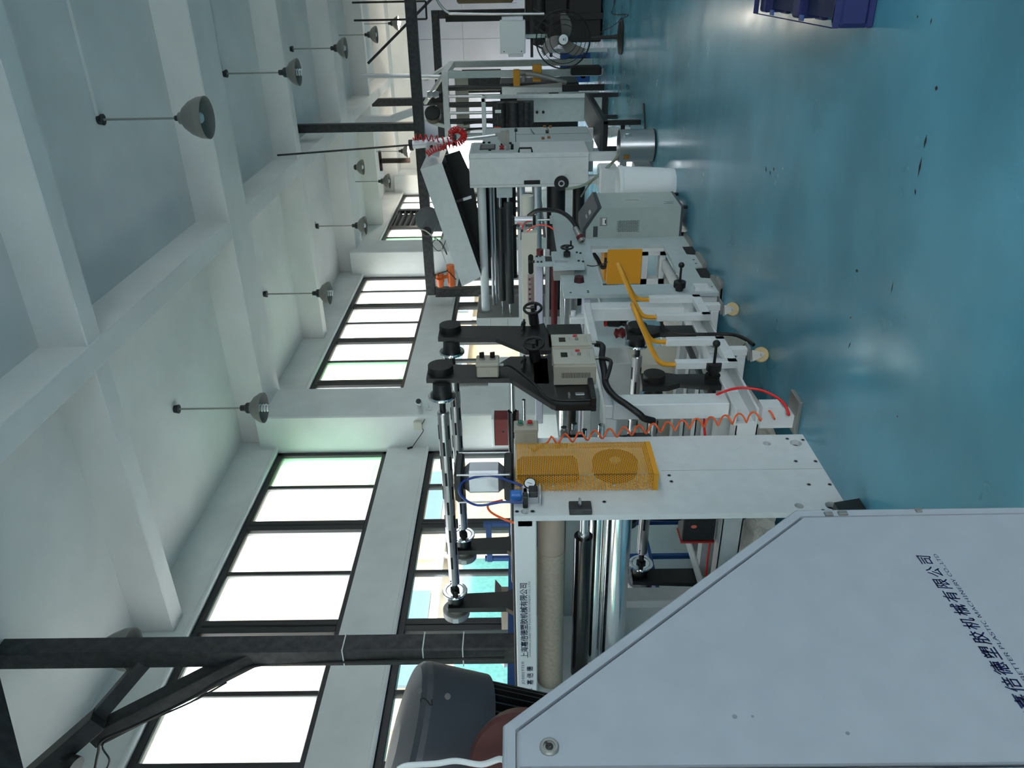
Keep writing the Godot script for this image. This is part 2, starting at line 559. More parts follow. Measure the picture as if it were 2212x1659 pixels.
func windows() -> void:
	var glass := mat("glass", Color(0.95, 0.97, 0.97, 0.06), 0.06)
	glass.transparency = BaseMaterial3D.TRANSPARENCY_ALPHA
	var film := mat("filmed_glass", Color(0.97, 0.97, 0.96, 0.45), 0.4)
	film.transparency = BaseMaterial3D.TRANSPARENCY_ALPHA
	film.backlight_enabled = true
	film.backlight = Color(0.95, 0.95, 0.95)
	var greenish := mat("green_glass", Color(0.62, 0.9, 0.72, 0.5), 0.4)
	greenish.transparency = BaseMaterial3D.TRANSPARENCY_ALPHA
	greenish.backlight_enabled = true
	greenish.backlight = Color(0.75, 0.95, 0.8)
	var fr: Material = mats.frame_dark
	var num := 1
	for side in 2:
		var x := -5.09 if side == 0 else 7.09
		for bay in [[-7.77, -2.6], [-13.71, -8.45], [-19.66, -14.4], [-1.8, 3.4]]:
			for row in ([[3.18, 4.49], [1.0, 2.7]] if side == 0 else [[3.18, 4.49]]):
				var z0: float = bay[0]
				var z1: float = bay[1]
				var f := MB.new()
				f.bb(x - 0.04, x + 0.04, row[1] - 0.07, row[1], z0, z1, 0.006).bb(x - 0.04, x + 0.04, row[0], row[0] + 0.06, z0, z1, 0.006)
				f.bb(x - 0.04, x + 0.04, row[0], row[1], z0, z0 + 0.06, 0.006).bb(x - 0.04, x + 0.04, row[0], row[1], z1 - 0.06, z1, 0.006)
				var win := struct("window_%d" % num, f, fr)
				num += 1
				var k := 0
				var a := z0 + 0.05
				while a < z1 - 0.3:
					var u := minf(a + 1.40, z1 + 0.08)
					if u < z1 - 0.1:
						part(win, "mullion", MB.new().bb(x - 0.045, x + 0.045, row[0] + 0.05, row[1] - 0.06, u - 0.155, u - 0.085, 0.008).bb(x - 0.045, x + 0.045, row[0] + 0.05, row[1] - 0.06, u - 0.075, u - 0.005, 0.008), fr)
					var e := u - 0.15
					var mid := (a + e) / 2
					if side == 0 and row[0] > 2 and absf(bay[0] + 19.66) < 0.1 and k == 1:
						var lv := MB.new()  # this unit has louvres in place of glass
						for q in 9:
							lv.box(V(x, row[0] + 0.14 + q * 0.13, mid), V(0.09, 0.012, e - a), 0.0, Basis(Vector3.BACK, 0.6))
						part(win, "louvre", lv, fr)
						part(win, "louvre_backing", MB.new().bb(x - 0.07, x - 0.05, row[0], row[1], a, e), fr)
					else:
						part(win, "sash_bar", MB.new().bb(x - 0.03, x + 0.03, row[0] + 0.05, row[1] - 0.06, mid - 0.022, mid + 0.022, 0.005), fr)
						var g: Material = film if row[0] > 2 else glass
						for h2 in 2:
							var p0 := a if h2 == 0 else mid + 0.02
							var p1 := mid - 0.02 if h2 == 0 else e
							var gm := g
							if row[0] > 2 and side == 0 and ((bay[0] < -7 and bay[0] > -8 and k == 0 and h2 == 0) or (bay[0] < -13 and bay[0] > -14 and k == 2 and h2 == 1) or (bay[0] < -19 and k == 2 and h2 == 1)):
								gm = greenish
							part(win, "pane", MB.new().bb(x - 0.003 + h2 * 0.01, x + 0.003 + h2 * 0.01, row[0] + 0.05, row[1] - 0.06, p0, p1), gm)
					a = u
					k += 1
		# rounded plaster reveal above each window
		for bay in [[-7.77, -2.6], [-13.71, -8.45], [-19.66, -14.4]]:
			if side == 0:
				struct("trim_%d" % num, MB.new().cyl(V(-5.0, 4.50, bay[0]), V(-5.0, 4.50, bay[1]), 0.025, -1, 10).cyl(V(-5.0, 2.71, bay[0]), V(-5.0, 2.71, bay[1]), 0.022, -1, 10), mats.wall)
				num += 1

func street() -> void:
	var cream := mottled("render_cream", Color(0.86, 0.76, 0.60), 0.9, 0.88, 0.01, 0.2)
	var b := thing("building", "pale rendered factory building seen through the left windows", "building", V(-9.0, 0, -8))
	part(b, "wall", MB.new().bb(-10.0, -9.0, 0, 6.2, -32, 8), cream)
	part(b, "ledge", MB.new().bb(-9.0, -8.86, 2.95, 3.07, -32, 8).bb(-9.0, -8.9, 4.6, 4.75, -32, 8), mat("render_white", Color(0.9, 0.88, 0.85), 0.9))
	part(b, "base_sheet", MB.new().bb(-9.02, -8.95, 0, 2.62, -10.6, 8), mottled("teal_sheet", Color(0.36, 0.66, 0.62), 0.8, 0.75, 0.03, 0.7))
	var pane := mat("far_glass", Color(0.42, 0.52, 0.56), 0.2)
	for k in 11:
		var z := -30.0 + k * 3.4
		part(b, "window", MB.new().bb(-9.02, -8.94, 3.1, 4.4, z, z + 1.9), pane)
		part(b, "drainpipe", MB.new().cyl(V(-8.9, 0, z + 2.6), V(-8.9, 5.2, z + 2.6), 0.06), mat("render_white", Color.WHITE))
	var g := struct("ground", MB.new().bb(-40, -5.3, -0.3, -0.1, -50, 30).bb(7.3, 40, -0.3, -0.1, -50, 30).bb(-5.3, 7.3, -0.3, -0.2, 5.2, 30), mat("asphalt", Color(0.5, 0.5, 0.49), 0.9))

func lamps() -> void:
	var n := 0
	var where := [[-1.02, -6.49, 4.95, 4.07, "big"], [-1.02, -9.54, 4.95, 4.085, "cfl"], [-1.02, -12.57, 4.95, 4.12, "cap"], [-1.05, -15.6, 4.95, 4.13, "cap"], [-1.04, -18.65, 4.95, 4.13, "lit"],
		[-3.715, -6.52, 4.95, 4.08, "cfl"], [-3.73, -9.56, 4.95, 4.08, "cfl"], [-3.735, -12.61, 4.95, 4.12, "cap"], [-3.75, -15.7, 4.95, 4.16, "cap"], [-3.78, -18.75, 4.95, 4.15, "lit"], [-4.09, -3.85, 4.95, 4.29, "big2"], [-3.43, -15.55, 4.95, 4.63, "flush"]]
	var labels := ["pendant lamp with wide grey bowl shade and blunt white bulb, nearest of the aisle row", "pendant lamp with spiral bulb in grey bowl shade, second along the aisle row", "grey cone pendant lamp above the aisle, third along its row, off",
		"small unlit cone pendant lamp above the aisle, just before the glowing one", "glowing pendant lamp at the far end of the aisle row before the back wall", "pendant lamp with spiral bulb hanging before the column with the camera", "grey bowl pendant lamp with protruding spiral bulb before the middle windows",
		"small grey cone pendant lamp hanging over the tilted white hood, off", "small unlit cone pendant lamp beside the far column on the window row", "glowing pendant lamp by the back wall on the window row", "grey bowl pendant lamp half hidden behind the dark steel post", "pale shallow lamp close under the far ceiling slab, short stemmed"]
	for k in where:
		var x: float = k[0]
		var z: float = k[1]
		var y: float = k[3]
		var o := thing("pendant_lamp", labels[n], "lamp", V(x, y, z), "pendant lamps in two rows")
		n += 1
		var big: bool = k[4] == "big" or k[4] == "big2"
		var sh := 0.89 if k[4] == "big2" else 1.0
		part(o, "ceiling_cap", MB.new().cyl(V(x, k[2] - 0.045, z), V(x, k[2] + 0.005, z), 0.045, 0.035, 14), mats.dark_steel)
		if n <= 2:
			part(o, "conduit", MB.new().bb(x, x + 5.0, 4.925, 4.952, z - 0.022, z + 0.022, 0.004), mats.slab)
		var top := y + (0.2 if k[4] != "flush" else 0.1)
		part(o, "rod", MB.new().cyl(V(x, top + 0.02, z), V(x, k[2] - 0.04, z), 0.009, -1, 8), mats.zinc)
		if big:
			part(o, "socket", MB.new().cyl(V(x, top + 0.01, z), V(x, top + 0.06, z), 0.028, 0.02, 14), mats.frame_dark)
			part(o, "shade", MB.new().lathe(V(x, y, z), Vector3.UP, [[0.165 * sh, 0.0], [0.158 * sh, 0.06], [0.13 * sh, 0.125], [0.085, 0.18], [0.05, 0.205], [0.045, 0.225], [0.0, 0.226], [0.0, 0.222], [0.042, 0.2], [0.08, 0.174], [0.126 * sh, 0.12], [0.154 * sh, 0.055], [0.162 * sh, 0.0], [0.165 * sh, 0.0]], 30), mats.lamp_grey)
			part(o, "bulb", MB.new().lathe(V(x, y, z), Vector3.UP, [[0.0, 0.035], [0.03, 0.037], [0.042, 0.05], [0.045, 0.14], [0.03, 0.19]], 18), mats.lamp_white)
		else:
			part(o, "socket", MB.new().lathe(V(x, y, z), Vector3.UP, [[0.055, 0.115], [0.052, 0.165], [0.03, 0.185], [0.028, 0.225], [0.0, 0.226]], 16), mats.dark_steel)
			part(o, "shade", MB.new().lathe(V(x, y, z), Vector3.UP, [[0.15, 0.0], [0.145, 0.03], [0.11, 0.085], [0.06, 0.125], [0.055, 0.13], [0.05, 0.12], [0.105, 0.08], [0.14, 0.028], [0.147, 0.0], [0.15, 0.0]], 30), mats.lamp_grey)
			if k[4] == "cap" or k[4] == "flush":
				part(o, "bulb", MB.new().lathe(V(x, y, z), Vector3.UP, [[0.0, 0.0], [0.03, 0.003], [0.04, 0.02], [0.04, 0.1]], 14), mats.lamp_white)
			else:
				var glow := mat("lamp_white", Color.WHITE)
				if k[4] == "lit":
					glow = mat("lamp_lit", Color(1, 1, 1), 0.4)
					glow.emission_enabled = true
					glow.emission = Color(1.0, 0.97, 0.92)
					glow.emission_energy_multiplier = 14.0
				var s := MB.new()
				var pts := []
				for i in 60:
					var t := i / 59.0
					var an := t * TAU * 4.5
					pts.append(V(x + cos(an) * 0.032, y - 0.045 + t * 0.12, z + sin(an) * 0.032))
				s.tube(pts, 0.0085, 6, false)
				part(o, "bulb", s, glow)
				if k[4] == "lit":
					var l := OmniLight3D.new()
					l.name = "glow"
					l.position = V(x, y - 0.09, z)
					add_child(l)
					l.light_color = Color(1.0, 0.95, 0.88)
					l.light_energy = 0.4
					l.light_size = 0.05
					l.omni_range = 30.0
					l.omni_attenuation = 2.0
					l.shadow_enabled = true

func steelwork() -> void:
	var ds: Material = mats.dark_steel
	var g := thing("steel_gantry", "dark square-tube gantry beam crossing the hall above the tilted white hood", "gantry", V(-4.7, 0, -12.2))
	part(g, "beam", MB.new().bb(-4.8, 4.5, 2.99, 3.14, -12.28, -12.12, 0.006), ds)
	part(g, "hanger", MB.new().bb(-2.16, -2.04, 3.14, 4.96, -12.27, -12.15, 0.006), ds)
	part(g, "post", MB.new().bb(-4.84, -4.70, 0, 2.99, -12.28, -12.13, 0.006), ds)
	part(g, "post", MB.new().bb(4.36, 4.5, 0, 2.99, -12.28, -12.13, 0.006), ds)
	var h2 := thing("steel_gantry", "farther dark square-tube gantry before the pale back wall", "gantry", V(-2.5, 0, -18.2))
	part(h2, "beam", MB.new().bb(-4.4, -0.78, 3.2, 3.36, -18.28, -18.12, 0.006), ds)
	part(h2, "post", MB.new().bb(-0.94, -0.78, 0, 3.2, -18.28, -18.12, 0.006), ds)
	part(h2, "hanger", MB.new().bb(-2.68, -2.52, 3.36, 4.96, -18.28, -18.12, 0.006), ds)
	# near post by the windows with its braces
	var p := thing("steel_post", "tall dark steel post with two braces rising behind the lettered winder beam", "post", V(-3.82, 0, -3.57))
	part(p, "upright", MB.new().bb(-3.89, -3.75, 0, 4.95, -3.64, -3.50, 0.01), ds)
	part(p, "brace", MB.new().bar(Vector3(-3.846, 3.999, -3.56), Vector3(-4.242, 4.424, -3.25), 0.085, 0.085, Vector3.BACK), ds)
	part(p, "brace", MB.new().bar(Vector3(-3.832, 3.313, -3.56), Vector3(-4.265, 4.352, -3.3), 0.115, 0.11, Vector3.BACK), ds)
	part(p, "brace", MB.new().bar(Vector3(-4.101, 4.264, -3.3), Vector3(-4.502, 4.819, -3.05), 0.115, 0.11, Vector3.BACK), ds)
	var tie := mats.white_plastic as Material
	part(p, "cable_tie", MB.new().bb(-3.895, -3.745, 2.735, 2.742, -3.645, -3.495).bb(-3.895, -3.745, 2.23, 2.237, -3.645, -3.495).bb(-3.895, -3.745, 1.98, 1.987, -3.645, -3.495), tie)
	solid("power_cable", MB.new().tube([Vector3(-4.443, 4.338, -3.2), Vector3(-4.287, 4.275, -3.2), Vector3(-4.171, 4.215, -3.2), Vector3(-4.11, 4.026, -3.25), Vector3(-3.954, 3.693, -3.3), Vector3(-3.881, 3.483, -3.4), Vector3(-3.87, 3.278, -3.5), Vector3(-3.852, 2.864, -3.5), Vector3(-3.814, 2.041, -3.48), Vector3(-3.807, 1.722, -3.48)], 0.009), mats.rubber, "black cable tied along the dark steel brace and down the post", "cable")
	solid("power_cable", MB.new().tube([Vector3(-4.453, 4.267, -3.2), Vector3(-4.355, 4.223, -3.2), Vector3(-4.227, 4.234, -3.22), Vector3(-4.114, 4.002, -3.26), Vector3(-3.967, 3.667, -3.3), Vector3(-3.906, 3.459, -3.4)], 0.006), mats.rubber, "thin black cable sagging beside the thicker one under the steel brace", "cable")
	var q := thing("steel_beam", "dark steel beam crossing the very top corner above the near windows", "beam", Vector3(-3.908, 4.706, -3))
	part(q, "beam", MB.new().bar(Vector3(-3.414, 4.704, -3.1), Vector3(-3.988, 4.393, -2.6), 0.16, 0.16, Vector3.BACK), ds)
	var fl := thing("flood_lamp", "round black lamp housing hanging from the steel braces at the frame edge", "lamp", Vector3(-4.259, 4.383, -3.1))
	part(fl, "housing", MB.new().lathe(Vector3(-4.28, 4.389, -3.1), V(-0.2, -0.9, 0.3).normalized(), [[0.0, -0.05], [0.05, -0.045], [0.066, -0.01], [0.068, 0.03], [0.0, 0.03]], 28), mats.black_paint)
	part(fl, "bracket", MB.new().cyl(Vector3(-4.258, 4.397, -3.1), Vector3(-4.214, 4.441, -3.1), 0.012), mats.black_paint)

const CHIPS := [
	[Vector3(-0.815, 0.001, -3.134), Vector3(-0.837, 0.001, -3.115), 0.006],
	[Vector3(-0.604, 0.001, -3.136), Vector3(-0.66, 0.001, -3.135), 0.008],
	[Vector3(-0.685, 0.001, -3.135), Vector3(-0.771, 0.001, -3.131), 0.008],
	[Vector3(-0.426, 0.001, -3.142), Vector3(-0.446, 0.001, -3.143), 0.012],
	[Vector3(-0.2, 0.001, -3.296), Vector3(-0.226, 0.001, -3.298), 0.005],
	[Vector3(-1.156, 0.001, -5.074), Vector3(-1.193, 0.001, -5.046), 0.012],
	[Vector3(-1.129, 0.001, -4.915), Vector3(-1.15, 0.001, -4.895), 0.012],
	[Vector3(-1.166, 0.001, -4.977), Vector3(-1.187, 0.001, -4.957), 0.01],
	[Vector3(-1.207, 0.001, -3.139), Vector3(-1.27, 0.001, -3.135), 0.004],
	[Vector3(-1.623, 0.001, -3.41), Vector3(-1.667, 0.001, -3.424), 0.005],
	[Vector3(-1.953, 0.001, -4.452), Vector3(-1.972, 0.001, -4.433), 0.008],
	[Vector3(-1.298, 0.001, -3.512), Vector3(-1.292, 0.001, -3.482), 0.008],
	[Vector3(-1.705, 0.001, -2.85), Vector3(-1.716, 0.001, -2.849), 0.006],
	[Vector3(-0.199, 0.001, -3.421), Vector3(-0.208, 0.001, -3.409), 0.006],
	[Vector3(-1.511, 0.001, -3.453), Vector3(-1.529, 0.001, -3.473), 0.004],
]

func extra() -> void:
	drive_cabinet()
	drive_motor()
	winder()
	air_hoses()
	stand()
	slitter()
	chiller()
	treater()
	far_end()


func drive_cabinet() -> void:
	var o := thing("drive_cabinet", "large pale grey machine cabinet filling the near left corner, slanted top and blue company lettering", "cabinet", V(-1.5, 0, -1.0))
	var wp: Material = mottled("cabinet_grey", Color(0.66, 0.69, 0.72), 0.45, 0.96, 0.02, 0.8)
	var z1 := 0.35
	var outer := [Vector2(-z1, 0.02), Vector2(1.684, 0.02), Vector2(1.684, 0.862), Vector2(1.022, 1.637), Vector2(-z1, 1.637)]
	var dr := [Vector2(0.932, 0.1), Vector2(1.656, 0.1), Vector2(1.652, 0.853), Vector2(1.008, 1.611), Vector2(0.932, 1.611)]
	var gap := [Vector2(0.924, 0.092), Vector2(1.664, 0.092), Vector2(1.660, 0.857), Vector2(1.012, 1.619), Vector2(0.924, 1.619)]
	var dr2 := [Vector2(-z1 + 0.03, 0.1), Vector2(0.920, 0.1), Vector2(0.920, 1.611), Vector2(-z1 + 0.03, 1.611)]
	var gap2 := [Vector2(-z1 + 0.024, 0.094), Vector2(0.924, 0.094), Vector2(0.924, 1.617), Vector2(-z1 + 0.024, 1.617)]
	part(o, "body", MB.new().prism(outer, V(-1.314, 0, 0), Vector3.FORWARD, Vector3.UP, V(-0.40, 0, 0)), wp)
	var rim := MB.new().prism(outer, V(-1.302, 0, 0), Vector3.FORWARD, Vector3.UP, V(-0.013, 0, 0), [gap, gap2])
	rim.tube([V(-1.308, 0.02, -1.682), V(-1.308, 0.862, -1.682), V(-1.308, 1.637, -1.02), V(-1.308, 1.637, z1)], 0.007, 8, false)
	part(o, "rim", rim, wp)
	var door := part(o, "door", MB.new().prism(dr, V(-1.300, 0, 0), Vector3.FORWARD, Vector3.UP, V(-0.012, 0, 0)), wp)
	part(o, "door", MB.new().prism(dr2, V(-1.300, 0, 0), Vector3.FORWARD, Vector3.UP, V(-0.012, 0, 0)), wp)
	part(door, "lock", MB.new().lathe(V(-1.300, 1.555, -0.971), Vector3.RIGHT, [[0.0185, 0.0], [0.0185, 0.003], [0.016, 0.006], [0.0115, 0.006], [0.0105, 0.003], [0.0, 0.003]], 28), mats.zinc)
	part(door, "lock_core", MB.new().ring(V(-1.2965, 1.555, -0.971), Vector3.RIGHT, 0.0055, 0.0022).box(V(-1.296, 1.558, -0.975), V(0.003, 0.004, 0.012), 0.0, Basis(Vector3.RIGHT, 0.7)), mats.frame_dark)
	var t := MB.new()
	han(t, "上海嘉倍德塑胶机械有限公司", V(-1.300, 0.597, -0.961), Vector3.FORWARD, Vector3.UP, 0.0315, 0.0417, 0.0036, V(0.001, 0, 0), 0.12)
	part(door, "company_lettering", t, mats.print_blue)
	lettering(door, "company_lettering", "SHANGHAI JOBBETTER PLASTIC MACHINERY CO.,LTD", V(-1.300, 0.5735, -0.955), Vector3.FORWARD, Vector3.UP, 0.0115, 0.545, mats.print_blue)
	part(o, "edge_bracket", MB.new().box(V(-1.300, 0.783, -1.666), V(0.008, 0.022, 0.014), 0.001).box(V(-1.300, 0.745, -1.668), V(0.008, 0.025, 0.014), 0.001).box(V(-1.300, 0.54, -1.676), V(0.008, 0.016, 0.014), 0.001), mats.zinc)
	part(o, "scuff", MB.new().cyl(V(-1.2998, 1.19, -1.035), V(-1.2993, 1.19, -1.035), 0.005, -1, 9).cyl(V(-1.2998, 1.155, -1.035), V(-1.2993, 1.155, -1.035), 0.003, -1, 7).cyl(V(-1.2998, 0.985, -0.995), V(-1.2993, 0.985, -0.995), 0.004, -1, 9), mat("scuff", Color(0.5, 0.54, 0.56), 0.7))

func drive_motor() -> void:
	var ax := V(0.36, 1.0, 0.02).normalized()
	var c0: Vector3 = Vector3(-1.756, 1.742, -1.27)
	var o := thing("drive_motor", "big dark finned electric motor with a chalked 2, leaning behind the near cabinet", "motor", V(-1.6, 0, -1.2))
	var dk := mat("motor_grey", Color(0.20, 0.21, 0.235), 0.45)
	var r := 0.214
	part(o, "fan_cowl", MB.new().lathe(c0, ax, [[r - 0.006, 0.0], [r, 0.0], [r, 0.155], [r * 0.985, 0.168], [r * 0.93, 0.18], [0.06, 0.195], [0.0, 0.195]], 48), dk)
	var bodym := MB.new().cyl(c0 - ax * 0.40, c0 + ax * 0.02, 0.165, -1, 40)
	var f := MB.frame_of(ax)
	for i in 44:
		var a := TAU * i / 44.0
		var e: Vector3 = f[0] * cos(a) + f[1] * sin(a)
		var s := ax.cross(e)
		bodym.box(c0 - ax * 0.18 + e * 0.182, V(0.036, 0.40, 0.0055), 0.0, Basis(e, ax, e.cross(ax)))
	part(o, "finned_body", bodym, mats.black_paint)
	part(o, "flange", MB.new().cyl(c0 - ax * 0.44, c0 - ax * 0.39, 0.21, -1, 40), mats.black_paint)
	part(o, "cowl_screw", MB.new().cyl(Vector3(-1.435, 1.838, -1.22), Vector3(-1.422, 1.836, -1.209), 0.007, -1, 10).cyl(Vector3(-1.447, 1.774, -1.214), Vector3(-1.435, 1.772, -1.203), 0.007, -1, 10), mats.frame_dark)
	var two := []
	for q in [Vector3(-1.43, 1.817, -1.23), Vector3(-1.422, 1.815, -1.237), Vector3(-1.419, 1.807, -1.242), Vector3(-1.422, 1.798, -1.236), Vector3(-1.428, 1.792, -1.226), Vector3(-1.424, 1.786, -1.228), Vector3(-1.416, 1.785, -1.236), Vector3(-1.412, 1.784, -1.243)]:
		two.append(_on_cowl(q, c0, ax, r))
	part(o, "handwritten_digit", MB.new().tube(two, 0.0013, 5), mats.hole)
	var b := solid("pulley_guard", MB.new().lathe(Vector3(-1.479, 1.61, -1.045), V(0.55, 0.25, 0.8).normalized(), [[0.0, 0.0], [0.11, 0.0], [0.118, -0.012], [0.118, -0.05], [0.0, -0.05]], 36), mat("oxide_red", Color(0.30, 0.13, 0.12), 0.6), "dull red-brown round pulley guard peeping out beside the near cabinet top", "guard")
	b = solid("white_cable", MB.new().tube([Vector3(-1.468, 1.866, -1.048), Vector3(-1.461, 1.846, -1.052), Vector3(-1.441, 1.786, -1.041), Vector3(-1.419, 1.741, -1.031), Vector3(-1.399, 1.688, -1.008), Vector3(-1.345, 1.645, -0.98), Vector3(-1.324, 1.633, -0.935)], 0.006), mats.white_plastic, "white cable looping over the leaning motor towards the cabinet top", "cable")

func _on_cowl(p: Vector3, c0: Vector3, ax: Vector3, r: float) -> Vector3:
	var h := (p - c0).dot(ax)
	var q := p - c0 - ax * h
	return c0 + ax * h + q.normalized() * (r + 0.0005)

func screw_hole(b: MB, x: float, y: float, z: float, r: float, dx := 1.0) -> void:
	b.cyl(V(x, y, z), V(x + 0.0012 * dx, y, z), r, -1, 12)

func winder() -> void:
	var wp: Material = mats.white_paint
	var o := thing("film_winder", "white winding machine with lettered top beam, perforated yellow guard and chrome rollers", "machine", V(-3.1, 0, -3.4))
	var holes := []
	for q in [[3.675, 0.228, 0.022], [3.677, 0.066, 0.032], [3.105, 0.231, 0.022], [3.104, 0.071, 0.032], [3.089, 1.586, 0.02]]:
		holes.append(MB.circle(Vector2(q[0], q[1]), q[2], 18))
	part(o, "side_plate", MB.new().prism([Vector2(3.053, 0.0), Vector2(3.765, 0.0), Vector2(3.765, 1.64), Vector2(3.053, 1.64)], V(-2.402, 0, 0), Vector3.FORWARD, Vector3.UP, V(0.032, 0, 0), holes), wp)
	part(o, "side_plate", MB.new().prism([Vector2(3.053, 0.0), Vector2(3.765, 0.0), Vector2(3.765, 1.64), Vector2(3.053, 1.64)], V(-3.71, 0, 0), Vector3.FORWARD, Vector3.UP, V(0.032, 0, 0)), wp)
	part(o, "hole_lining", MB.new().bb(-2.44, -2.404, 0.03, 0.27, -3.75, -3.06).bb(-2.44, -2.404, 1.55, 1.62, -3.12, -3.06), mats.dark_steel)
	var sc := MB.new()
	var rg := MB.new()
	for q in [[0.017, 3.706], [0.124, 3.495], [0.019, 3.492], [0.125, 3.281], [0.019, 3.279], [0.127, 3.065], [0.021, 3.072], [0.824, 3.379], [0.822, 3.324], [1.187, 3.158], [1.625, 3.089], [1.547, 3.088], [0.10, 3.72]]:
		screw_hole(sc, -2.3702, q[0], -q[1], 0.008)
		rg.ring(V(-2.3697, q[0], -q[1]), Vector3.RIGHT, 0.0105, 0.0018, 16, 5)
	part(o, "screw", sc, mats.hole)
	part(o, "screw_ring", rg, mats.steel)
	part(o, "seam", MB.new().bb(-2.3702, -2.3692, 0.0, 0.86, -3.4235, -3.422), mats.zinc)
	part(o, "foot", MB.new().bb(-2.42, -2.36, 0.0, 0.05, -3.03, -2.86, 0.004).prism([Vector2(2.86, 0.0), Vector2(3.0, 0.0), Vector2(2.97, 0.13), Vector2(2.89, 0.13)], V(-2.33, 0, 0), Vector3.FORWARD, Vector3.UP, V(0.08, 0, 0)), mats.black_paint)
	# the lettered cross beam
	var bm := part(o, "top_beam", MB.new().bb(-3.87, -2.402, 1.528, 1.640, -3.16, -3.06, 0.006), mat("beam_white", Color(0.86, 0.87, 0.87), 0.4))
	var t := MB.new()
	han(t, "上海嘉倍德塑胶机械有限公司", V(-3.345, 1.580, -3.06), Vector3.RIGHT, Vector3.UP, 0.036, 0.0417, 0.0042, V(0, 0, 0.001))
	han(t, "嘉倍德", V(-3.556, 1.553, -3.06), Vector3.RIGHT, Vector3.UP, 0.032, 0.053, 0.004, V(0, 0, 0.001))
	for k in 7:
		var wd := 0.006 + k * 0.009
		t.bb(-3.62 - wd / 2, -3.62 + wd / 2, 1.610 - k * 0.0085, 1.614 - k * 0.0085, -3.06, -3.059)
	part(bm, "company_lettering", t, mats.print_blue)
	lettering(bm, "company_lettering", "SHANGHAI JOBBETTER PLASTIC MACHINERY CO.,LTD", V(-3.343, 1.560, -3.06), Vector3.RIGHT, Vector3.UP, 0.0125, 0.545, mats.print_blue)
	lettering(bm, "company_lettering", "JOBBETTER", V(-3.558, 1.596, -3.06), Vector3.RIGHT, Vector3.UP, 0.0185, 0.182, mats.print_blue)
	part(o, "top_rail", MB.new().bb(-3.87, -2.402, 1.60, 1.655, -3.30, -3.20, 0.004), mats.black_paint)
	part(o, "back_beam", MB.new().bb(-3.87, -2.402, 1.2, 1.4, -3.74, -3.70, 0.004), mats.grey_paint)
	# rollers between the plates
	part(o, "paper_core", MB.new().cyl(V(-3.68, 1.45, -3.2), V(-2.402, 1.45, -3.2), 0.071, -1, 36), mats.kraft)
	part(o, "paper_wrap", MB.new().cyl(V(-3.68, 1.45, -3.2), V(-2.70, 1.45, -3.2), 0.0735, -1, 36), mottled("kraft_light", Color(0.70, 0.645, 0.58), 0.85, 0.85, 0.03, 2.5))
	part(o, "rubber_roller", MB.new().cyl(V(-3.68, 1.276, -3.25), V(-2.66, 1.276, -3.25), 0.05, -1, 32), mat("gloss_black", Color(0.05, 0.05, 0.055), 0.16))
	part(o, "roller_collar", MB.new().lathe(V(-2.66, 1.276, -3.25), Vector3.RIGHT, [[0.03, 0.0], [0.03, 0.02], [0.02, 0.03], [0.02, 0.258]], 24), mats.steel)
	part(o, "chrome_roller", MB.new().cyl(V(-3.68, 1.19, -3.36), V(-2.402, 1.19, -3.36), 0.045, -1, 32), mats.chrome)
	part(o, "chrome_roller", MB.new().cyl(V(-3.68, 1.085, -3.33), V(-2.402, 1.085, -3.33), 0.074, -1, 40), mats.chrome)
	part(o, "black_backing", MB.new().bb(-3.68, -2.402, 1.34, 1.6, -3.72, -3.70), mats.black_paint)
	part(o, "bearing_block", MB.new().bb(-2.50, -2.402, 1.30, 1.36, -3.74, -3.62, 0.01).bb(-2.46, -2.403, 1.22, 1.345, -3.87, -3.76, 0.02).bb(-2.46, -2.403, 0.84, 0.99, -3.88, -3.76, 0.02), mats.black_paint)
	part(o, "bearing_cap", MB.new().cyl(V(-2.43, 1.345, -3.93), V(-2.43, 1.345, -3.80), 0.022).cyl(V(-2.43, 0.92, -3.95), V(-2.43, 0.92, -3.80), 0.022).cyl(V(-2.43, 1.29, -3.92), V(-2.43, 1.29, -3.80), 0.018), mats.zinc)
	# yellow perforated guard
	var g := thing("perforated_guard", "yellow perforated sheet guard box fixed on the white winder plate", "guard", V(-2.37, 0.905, -3.45))
	part(g, "perforated_sheet", _perf(V(-2.267, 0.93, -3.25), V(0, 0, -0.30), V(0, 0.70, 0)), mats.yellow)
	part(g, "perforated_sheet", _perf(V(-2.267, 0.93, -3.55), V(-0.10, 0, -0.095), V(0, 0.70, 0)), mats.yellow)
	part(g, "perforated_sheet", _perf(V(-2.369, 0.93, -3.25), V(0.102, 0, 0), V(0, 0.70, 0)), mats.yellow)
	part(g, "bottom_edge", MB.new().prism([Vector2(-2.369, 3.25), Vector2(-2.266, 3.25), Vector2(-2.266, 3.55), Vector2(-2.367, 3.647)], V(0, 0.905, 0), Vector3.RIGHT, Vector3.FORWARD, V(0, 0.026, 0)), mats.yellow)
	part(g, "screw", MB.new().cyl(V(-2.33, 1.13, -3.25), V(-2.33, 1.13, -3.243), 0.006, -1, 8).cyl(V(-2.33, 1.44, -3.25), V(-2.33, 1.44, -3.243), 0.006, -1, 8), mats.steel)
	var pu := thing("pulley_pair", "two dark drive pulleys seen through the yellow perforated guard", "pulley", V(-2.33, 1.05, -3.42))
	part(pu, "pulley", MB.new().cyl(V(-2.368, 1.105, -3.43), V(-2.31, 1.105, -3.43), 0.12, -1, 32), mats.black_paint)
	part(pu, "pulley", MB.new().bb(-2.368, -2.315, 1.30, 1.62, -3.52, -3.30, 0.04), mats.black_paint)
	part(pu, "hub", MB.new().cyl(V(-2.31, 1.105, -3.43), V(-2.30, 1.105, -3.43), 0.03), mats.steel)
	# pneumatic cylinder on top
	var cy := thing("air_cylinder", "aluminium air cylinder with black end caps upright on the winder plate", "pneumatic cylinder", V(-2.36, 1.64, -3.37))
